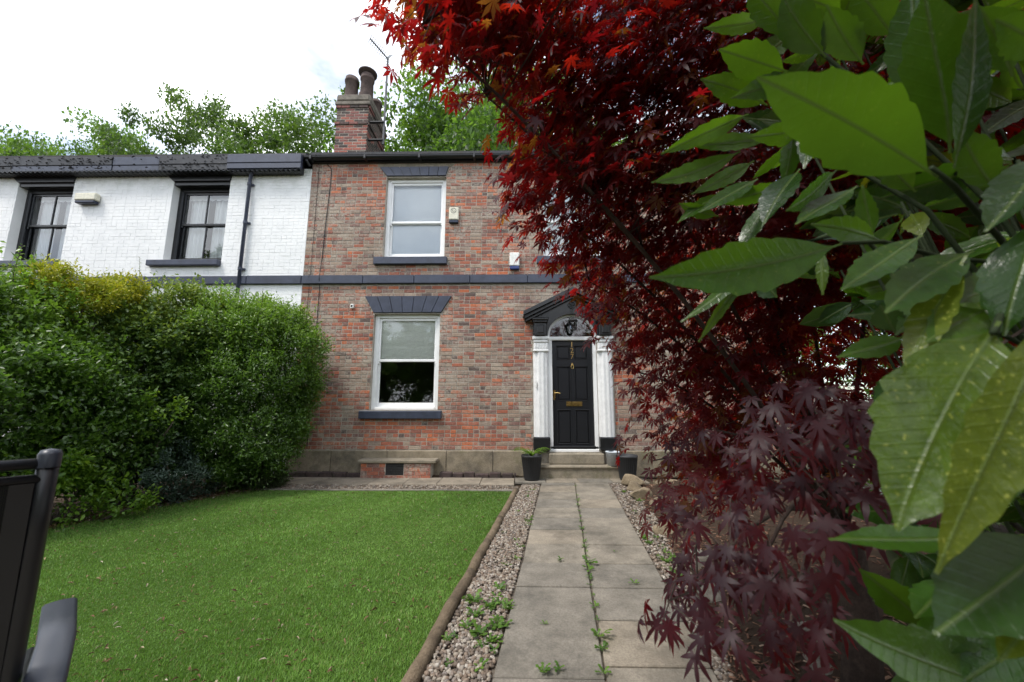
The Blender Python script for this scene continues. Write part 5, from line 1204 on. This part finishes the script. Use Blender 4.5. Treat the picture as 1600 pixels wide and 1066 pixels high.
# log edging between lawn and gravel
LR = [(2.0, 3.55), (3.56, 5.05), (5.06, 6.58)]
LBL = ['nearest weathered round timber edging the lawn beside the gravel', 'middle round timber of the lawn edging', 'farthest round timber of the lawn edging, ending near the house']
for (a_, b_), lb_ in zip(LR, LBL):
    pts = []; 
    for i in range(15):
        Y = a_ + (b_ - a_) * i / 14; pts.append((log_x(Y) + .006 * math.sin(Y * 5 + a_), Y, .012 + .004 * math.sin(Y * 7)))
    b = MB().tube(pts, [.043 + .0025 * math.sin(i * 2.1 + a_) for i in range(15)], 14)
    tag(b.build('edging_log', M_TIMBER, smooth=True), lb_, 'edging log', 'round timber edging of the lawn')

# ================================================================== GRAVEL
def ico(sub_):
    t = (1 + 5 ** .5) / 2; V = [(-1, t, 0), (1, t, 0), (-1, -t, 0), (1, -t, 0), (0, -1, t), (0, 1, t), (0, -1, -t), (0, 1, -t), (t, 0, -1), (t, 0, 1), (-t, 0, -1), (-t, 0, 1)]
    Fs = [(0, 11, 5), (0, 5, 1), (0, 1, 7), (0, 7, 10), (0, 10, 11), (1, 5, 9), (5, 11, 4), (11, 10, 2), (10, 7, 6), (7, 1, 8), (3, 9, 4), (3, 4, 2), (3, 2, 6), (3, 6, 8), (3, 8, 9), (4, 9, 5), (2, 4, 11), (6, 2, 10), (8, 6, 7), (9, 8, 1)]
    V = [np.array(v) / np.linalg.norm(v) for v in V]
    for _ in range(sub_):
        c = {}; nf = []
        def mid(i, j):
            k = (min(i, j), max(i, j))
            if k not in c: m = V[i] + V[j]; V.append(m / np.linalg.norm(m)); c[k] = len(V) - 1
            return c[k]
        for (p, q, r_) in Fs: x, y, z = mid(p, q), mid(q, r_), mid(r_, p); nf += [(p, x, z), (q, y, x), (r_, z, y), (x, y, z)]
        Fs = nf
    return np.array(V), np.array(Fs)
I1 = ico(1); I0 = ico(0)
def mat_pebble():
    t = NT('pebble'); c = t.ramp(t.attr('tint'), [(0, (.075, .06, .048)), (.25, (.17, .125, .088)), (.45, (.25, .185, .135)), (.6, (.19, .17, .155)), (.8, (.31, .265, .205)), (1, (.46, .42, .36))])
    c = t.mix(t.ramp(t.noise(60, 4), [(.35, .4), (.65, 0)]), c, (.12, .09, .07)); return t.done(t.bsdf(c, .7, .4, t.bump(t.noise(150, 3), .3, .003)))
M_PEB = mat_pebble(); rg = np.random.default_rng(23)
def pebbles(name, label, xs, ys, z, smin, smax, tmpl, seed):
    n = len(xs); rg2 = np.random.default_rng(seed); s = rg2.uniform(smin, smax, n); V0, F0 = tmpl; V0 = V0 * (1 + .12 * np.sin(V0[:, [1]] * 5 + 1) + .08 * np.sin(V0[:, [0]] * 7))
    az = rg2.uniform(0, 6.28, n); Mx = frames(np.stack([xs, ys, z + s * .3], 1), np.stack([np.cos(az), np.sin(az), rg2.normal(0, .2, n)], 1), np.array([0, 0, 1.]) + rg2.normal(0, .25, (n, 3)), np.stack([s, s * rg2.uniform(.6, .95, n), s * rg2.uniform(.45, .75, n)], 1))
    tag(batch(name, V0, F0, Mx, M_PEB, None, rg2.random(n)), label, 'gravel', kind='stuff')
n = 2900; ys_ = 1.95 + 1.75 * rg.random(n); xs_ = log_x(ys_) + .05 + (path_c(ys_) - .62 - log_x(ys_) - .05) * rg.random(n); pebbles('gravel', 'mixed beige pebbles between log edging and path, near the viewer', xs_, ys_, -.008 + .012 * rg.random(n), .007, .019, I1, 1)
n = 4900; ys_ = 3.7 + 3.35 * rg.random(n); xs_ = log_x(ys_) + .05 + (path_c(ys_) - .62 - log_x(ys_) - .05) * rg.random(n); pebbles('gravel', 'mixed beige pebbles between log edging and path, towards the house', xs_, ys_, -.006 + .012 * rg.random(n), .009, .02, I0, 2)
n = 3600; ys_ = 2.0 + 5.2 * rg.random(n); xs_ = path_c(ys_) + .61 + (np.array([grav_r(v) for v in ys_]) + .05 - path_c(ys_) - .6) * rg.random(n); pebbles('gravel', 'pebble strip between the path and the rocks on the right', xs_, ys_, -.006 + .012 * rg.random(n), .009, .02, I0, 3)
n = 2600; ys_ = rg.uniform(6.66, 6.99, n); xs_ = rg.uniform(-4.8, -.08, n); pebbles('gravel', 'thin pebble strip between lawn kerb and the paving by the house', xs_, ys_, -.006 + .012 * rg.random(n), .009, .02, I0, 4)
# bark mulch on the bed
def mat_chip():
    t = NT('bark_chip'); c = t.ramp(t.attr('tint'), [(0, (.03, .018, .013)), (.5, (.11, .055, .035)), (.8, (.22, .12, .075)), (1, (.34, .25, .18))]); return t.done(t.bsdf(c, .85, .25, t.bump(t.noise(120, 4), .5, .004)))
M_CHIP = mat_chip()
CV = np.array([(-1, -.5, 0), (1, -.4, .1), (.9, .5, 0), (-.9, .45, .12), (-.7, -.3, .35), (.8, -.25, .4), (.7, .3, .3), (-.75, .35, .42)]); CF = np.array([(0, 1, 5, 4), (1, 2, 6, 5), (2, 3, 7, 6), (3, 0, 4, 7), (4, 5, 6, 7), (3, 2, 1, 0)])
n = 9500; ys_ = 1.2 + 5.9 * rg.random(n) ** 1.35; xs_ = np.array([grav_r(v) for v in ys_]) + .02 + 3.6 * rg.random(n) ** 1.6; zz_ = np.array([bed_z(a, b_) for a, b_ in zip(xs_, ys_)]); az = rg.uniform(0, 6.28, n); s = rg.uniform(.008, .028, n)
Mx = frames(np.stack([xs_, ys_, zz_ + .004], 1), np.stack([np.cos(az), np.sin(az), rg.normal(0, .25, n)], 1), np.array([0, 0, 1.]) + rg.normal(0, .3, (n, 3)), np.stack([s, s * .55, s * .5], 1))
tag(batch('bark_mulch', CV, CF, Mx, M_CHIP, None, np.clip(rg.beta(1.6, 2, n), 0, 1), False), 'brown bark chips covering the bed under the maple', 'mulch', kind='stuff')
# ================================================================== ROCKS along the bed
def rock(x, y, z, sx, sy, sz, rz, mat, label, seed):
    V0, F0 = ico(2); rg2 = np.random.default_rng(seed); V = V0.copy()
    for _ in range(9):
        d = nrm(rg2.normal(size=(1, 3)))[0]; k = V @ d; lim_ = rg2.uniform(.5, .8); V -= np.outer(np.clip(k - lim_, 0, None), d)
    V = V * np.array([sx, sy, sz]) + rg2.normal(0, .012 * sx, V.shape)
    me = mesh_np('bed_rock', V, F0, False); me.materials.append(mat); o = link('bed_rock', me, None, (x, y, z)); o.rotation_euler = (0, 0, rz); tag(o, label, 'rock', 'sandstone rocks edging the planting bed')
ROCKS = [(1.97, 6.95, .10, .22, .15, .12, -.5, M_ROCK, 'upper sandstone rock nearest the right planter, lying on another'), (1.90, 6.62, .05, .2, .13, .11, -.7, M_ROCK, 'sandstone rock just in front of the one by the planter'), (1.86, 6.18, .05, .2, .14, .12, .3, M_ROCK, 'blocky tan rock a third of the way along the bed edge'), (1.93, 5.6, .05, .18, .13, .10, .8, M_ROCK, 'small tan rock behind the weeds at the bed edge'),
         (1.70, 4.62, .05, .22, .15, .12, .6, M_ROCK, 'large yellow sandstone rock with a flat top beside the weedy gravel'), (1.62, 3.75, .04, .18, .14, .1, 1.0, M_ROCKG, 'grey stone half hidden under the low maple leaves'), (1.45, 3.15, .04, .17, .14, .1, .2, M_ROCKG, 'grey brown stone beside the nearest path slabs'), (1.78, 2.62, .07, .17, .12, .09, .4, M_ROCKG, 'flat brown stone at the bottom edge under the maple'), (1.55, 2.25, .06, .15, .12, .09, 1.2, M_ROCKG, 'dark stone cut off by the bottom edge of the picture'), (2.5, 6.9, .06, .3, .12, .1, .1, M_ROCK, 'long stone at the far end of the bed by the house')]
for k, r_ in enumerate(ROCKS): rock(*r_, 300 + k)

# ================================================================== WEEDS
M_WEED = mat_leaf('weed_leaf', [(0, (.05, .12, .015)), (1, (.13, .24, .03))], [(0, (.12, .3, .02)), (1, (.3, .5, .04))], .32, .5, .4)
WL = np.array([(0, 0, 0), (.25, .08, .05), (.35, .04, .07), (.5, .15, .10), (.62, .06, .10), (.8, .17, .08), (1, 0, .0), (.8, -.17, .08), (.62, -.06, .10), (.5, -.15, .10), (.35, -.04, .07), (.25, -.08, .05)])
WF = np.array([(0, 11, 1), (1, 11, 10), (1, 10, 2), (2, 10, 9), (2, 9, 3), (3, 9, 8), (3, 8, 4), (4, 8, 7), (4, 7, 5), (5, 7, 6)])
def weed_mesh(seed, n, size, up=.35):
    rg2 = np.random.default_rng(seed); az = np.arange(n) * 2.4 + rg2.normal(0, .3, n); s = size * rg2.uniform(.55, 1.15, n); el = rg2.uniform(.1, up * 2, n)
    P = np.stack([rg2.normal(0, size * .12, n), rg2.normal(0, size * .12, n), np.full(n, .004)], 1)
    Mx = frames(P, np.stack([np.cos(az), np.sin(az), el], 1), np.tile([[0, 0, 1.]], (n, 1)) + rg2.normal(0, .15, (n, 3)), np.stack([s, s * 1.2, s], 1))
    V = np.einsum('kij,nj->kni', Mx[:, :3, :3], WL) + Mx[:, None, :3, 3]; me = mesh_np('weed', V.reshape(-1, 3), (WF[None] + (np.arange(n) * 12)[:, None, None]).reshape(-1, 3), True); me.materials.append(M_WEED)
    a = me.attributes.new('tint', 'FLOAT', 'POINT'); a.data.foreach_set('value', np.repeat(rg2.random(n).astype(np.float32), 12)); return me
WM = [weed_mesh(400 + k, n_, s_) for k, (n_, s_) in enumerate([(11, .085), (7, .045), (9, .05), (12, .06), (6, .03), (16, .07)])]
def weed(k, x, y, z, label, sc=1.0, group=None, rz=0):
    o = link('weed', WM[k], None, (x, y, z)); o.scale = (sc, sc, sc); o.rotation_euler = (0, 0, rz); tag(o, label, 'weed', group)
def gp(px, py): d = at(px, py, 1) - _C; return (_C + d * (.014 - CAM_H) / d[2])
p = gp(935, 995); weed(0, p[0], p[1], .014, 'largest dandelion rosette sprawling over the centre joint of the path', 1.0)
p = gp(942, 1052); weed(1, p[0], p[1], .014, 'dandelion at the bottom end of the centre joint', 1.0)
p = gp(850, 1052); weed(3, p[0], p[1], .014, 'pair of leafy weeds in the nearest cross joint of the path', .9); p = gp(872, 1048); weed(2, p[0], p[1], .014, 'small weed just right of the pair in the nearest cross joint', .9)
p = gp(850, 975); weed(1, p[0], p[1], .014, 'small yellowish weed alone on the left slabs', .6)
p = gp(875, 876); weed(2, p[0], p[1], .014, 'flat sprig growing from a crack on the left slabs', .9); p = gp(990, 912); weed(1, p[0], p[1], .014, 'feathery sprig on the right slabs near the maple leaves', 1.0); p = gp(960, 862); weed(4, p[0], p[1], .014, 'tiny sprig in the middle of the right slabs', 1.0)
for py, sc in ((757, .9), (765, 1.0), (782, 1.2), (799, 1.2), (815, 1.3), (838, 1.3), (855, 1.6), (870, 1.3), (891, 1.5), (915, 1.0), (930, .9), (970, 1.2), (1015, 1.0), (760, .9), (774, 1.1), (790, 1.0), (807, 1.2), (827, 1.0), (833, 1.1), (846, 1.6), (862, 1.1), (880, 1.6), (903, .9), (948, 1.0)):
    Yw = gp(900, py)[1]; weed(random.choice((1, 2, 4)), path_c(Yw), Yw, .012, 'small green weed sprouting from the centre joint of the path', (1.05 * sc if random.random() < .6 else .6 * sc), 'weeds in the centre joint of the path', random.uniform(0, 6))
for k in range(60):
    Y = random.uniform(2.1, 6.9) if k > 18 else random.uniform(2.1, 3.3); t = random.random() ** (.5 if k > 14 else 1.0)
    x = log_x(Y) + .06 + (path_c(Y) - .64 - log_x(Y) - .04) * t; weed(random.choice((1, 2, 3, 3, 5, 5) if Y < 3.6 else (1, 2, 4)), x, Y, .0, 'low green weed growing in the gravel left of the path', random.uniform(.7, 1.3), 'weeds in the left gravel strip', random.uniform(0, 6))
for k in range(20):
    Y = random.choice((random.uniform(3.6, 4.7), random.uniform(3.4, 7.0))); x = path_c(Y) + .63 + (grav_r(Y) - path_c(Y) - .63) * random.random(); weed(random.choice((1, 2, 3, 5)), x, Y, .0, 'low green weed growing in the gravel right of the path', random.uniform(.7, 1.2), 'weeds in the right gravel strip', random.uniform(0, 6))
# grassy plant in the left planter
r = empty('grassy_plant', (.25, 7.42, .42)); tag(r, 'feathery green plant spilling from the left planter', 'plant')
rg = np.random.default_rng(31); fr_ = 34
for k in range(fr_):
    az = rg.uniform(0, 6.28); L = rg.uniform(.22, .46); b = MB(); pts = []
    for i in range(6): u = i / 5; pts.append(np.array([math.cos(az) * L * u * .9, math.sin(az) * L * u * .9, .02 + L * (1.0 * u - .75 * u * u)]))
    Vv = []; 
    for i in range(11):
        u = i / 10; c = np.array([np.interp(u, np.linspace(0, 1, 6), [q[j] for q in pts]) for j in range(3)]); sd = np.array([-math.sin(az), math.cos(az), 0]) * .028 * (1 - u * .7)
        Vv += [c - sd - np.array([0, 0, .01]), c, c + sd - np.array([0, 0, .01])]; 
    Fs = []
    for i in range(10): Fs += [(3 * i, 3 * i + 1, 3 * i + 4), (3 * i + 1, 3 * i + 2, 3 * i + 4)]
    me = mesh_np('frond', np.array(Vv), np.array(Fs), True); me.materials.append(M_LIME); a = me.attributes.new('tint', 'FLOAT', 'POINT'); a.data.foreach_set('value', np.full(33, rg.random() * .7, np.float32)); link('frond', me, r)

# ================================================================== GARDEN CHAIR at the left edge
A0 = at(78, 714, .80); B0 = at(14, 1066, .79); J0 = at(12, 1160, .77)
E0 = at(93, 947, .98)
fwd = E0 - at(52, 1130, .75); fwd[2] = 0; fwd /= np.linalg.norm(fwd); rgt = np.array([fwd[1], -fwd[0], 0]); UPV = np.array([0, 0, 1.])
chair = empty('garden_chair', (A0[0], A0[1], .33)); tag(chair, 'black metal garden chair with mesh sling back at the left edge', 'chair')
def cb_(mb, name, mat, smooth=True): o = mb.build(name, mat, None, smooth); under(o, chair); return o
Wd = .54; L_ = -rgt * Wd; TZ = .33
seat_r = np.array([B0[0], B0[1], TZ + .44]) + fwd * .02
def rr(pts, a, b, n=10): return MB().tube(pts, 1.0, n, flat=(a, b))
for sgn in (0, 1):
    off = L_ * sgn; foot = np.array([A0[0], A0[1], TZ]) - fwd * .08 + off
    cb_(MB().tube([A0 + off, A0 + off + (B0 - A0) * .35, B0 + off, seat_r + off, foot], [.0165, .0165, .0165, .016, .0145], 12), 'back_post', M_CHAIRMETAL)
    cb_(MB().lathe([(.0175, -.02), (.0178, .006), (.014, .014), (.001, .017)], 14, tuple(A0 + off)), 'post_cap', M_ARM)
    ff = np.array([E0[0], E0[1], TZ]) + fwd * .02 + off; fs_ = np.array([E0[0], E0[1], E0[2] - .012]) + off
    cb_(MB().tube([fs_, fs_ - UPV * .2, ff], .014, 10), 'front_leg', M_CHAIRMETAL)
    # flat curved armrest
    mid = at(88, 1000, .885); n0 = at(70, 1066, .80); j0 = at(48, 1135, .745)
    V = []; P4 = [j0, n0, mid, E0 + UPV * .004, E0 + fwd * .012 - UPV * .012, E0 + fwd * .014 - UPV * .06]; wds = [.034, .032, .031, .030, .029, .026]
    for i, (q, w_) in enumerate(zip(P4, wds)):
        d = (P4[min(i + 1, 5)] - P4[max(i - 1, 0)]); d /= np.linalg.norm(d); s_ = rgt; nn = np.cross(s_, d); nn /= np.linalg.norm(nn)
        for (a_, h_) in ((-1, -.6), (-1, .3), (-.8, .8), (0, 1.0), (.8, .8), (1, .3), (1, -.6)): V.append(q + off + s_ * a_ * w_ + nn * h_ * .011)
    m = 7; Fs = [(i * m + j, i * m + (j + 1) % m, (i + 1) * m + (j + 1) % m, (i + 1) * m + j) for i in range(5) for j in range(m)] + [tuple(range(m)), tuple(range(5 * m + m - 1, 5 * m - 1, -1))]
    cb_(MB().add(V, Fs), 'armrest', M_ARM)
    cb_(MB().tube([seat_r + off, seat_r + off + fwd * .42 + UPV * .01], .014, 10), 'seat_rail', M_CHAIRMETAL)
cb_(MB().tube([A0 - UPV * .012, A0 - UPV * .012 + L_], .011, 10), 'top_rail', M_CHAIRMETAL)
cb_(MB().tube([A0 - UPV * .033 + (B0 - A0) * .02, A0 - UPV * .033 + (B0 - A0) * .02 + L_], .009, 10), 'sling_rail', M_CHAIRMETAL)
def mat_sling():
    t = NT('sling_mesh'); uv = t.n('Attribute', attribute_name='suv').outputs['Vector']; sx = t.n('SeparateXYZ', {0: uv})
    def wave(o_): return t.n('Math', {0: t.n('Math', {0: t.n('Math', {0: o_, 1: 2400.0}, operation='MULTIPLY').outputs[0]}, operation='SINE').outputs[0], 1: .86}, operation='GREATER_THAN').outputs[0]
    hole = t.n('Math', {0: wave(sx.outputs[0]), 1: wave(sx.outputs[1])}, operation='MULTIPLY').outputs[0]
    b = t.bsdf((.004, .004, .0045), .6, .25); return t.done(t.n('MixShader', {0: hole, 1: b, 2: t.n('BsdfTransparent').outputs[0]}).outputs[0])
M_SLING = mat_sling()
def sling(name, p00, du, dv):
    V = []; U = []
    for i in range(2):
        for j in range(9):
            v = j / 8; V.append(p00 + du * i + dv * v - fwd * .0 ); U.append((i * np.linalg.norm(du), v * np.linalg.norm(dv), 0))
    me = mesh_np(name, np.array(V), np.array([(j, j + 9, j + 10, j + 1) for j in range(8)]), True); me.materials.append(M_SLING); a = me.attributes.new('suv', 'FLOAT_VECTOR', 'POINT'); a.data.foreach_set('vector', np.array(U, np.float32).ravel())
    o = link(name, me); under(o, chair)
sp0 = A0 - UPV * .045 - rgt * .012; sling('back_sling', sp0, L_ * .955, (seat_r - rgt * .012 + UPV * .03) - sp0); sling('seat_sling', seat_r - rgt * .012 + UPV * .012, L_ * .955, fwd * .42)
cb_(MB().tube([seat_r + fwd * .42, seat_r + fwd * .42 + L_], .012, 10), 'seat_front_rail', M_CHAIRMETAL)
hem = MB(); q0 = A0 - UPV * .05 - rgt * .03; q1 = seat_r - rgt * .03
hem.add([q0 + rgt * .016 - fwd * .004, q0 - rgt * .016 - fwd * .004, q1 - rgt * .016 - fwd * .004, q1 + rgt * .016 - fwd * .004, q0 + rgt * .016 + fwd * .004, q0 - rgt * .016 + fwd * .004, q1 - rgt * .016 + fwd * .004, q1 + rgt * .016 + fwd * .004], [(0, 1, 2, 3), (7, 6, 5, 4), (0, 4, 5, 1), (3, 2, 6, 7), (0, 3, 7, 4), (1, 5, 6, 2)])
cb_(hem, 'sling_hem', M_CHAIRMETAL, False)
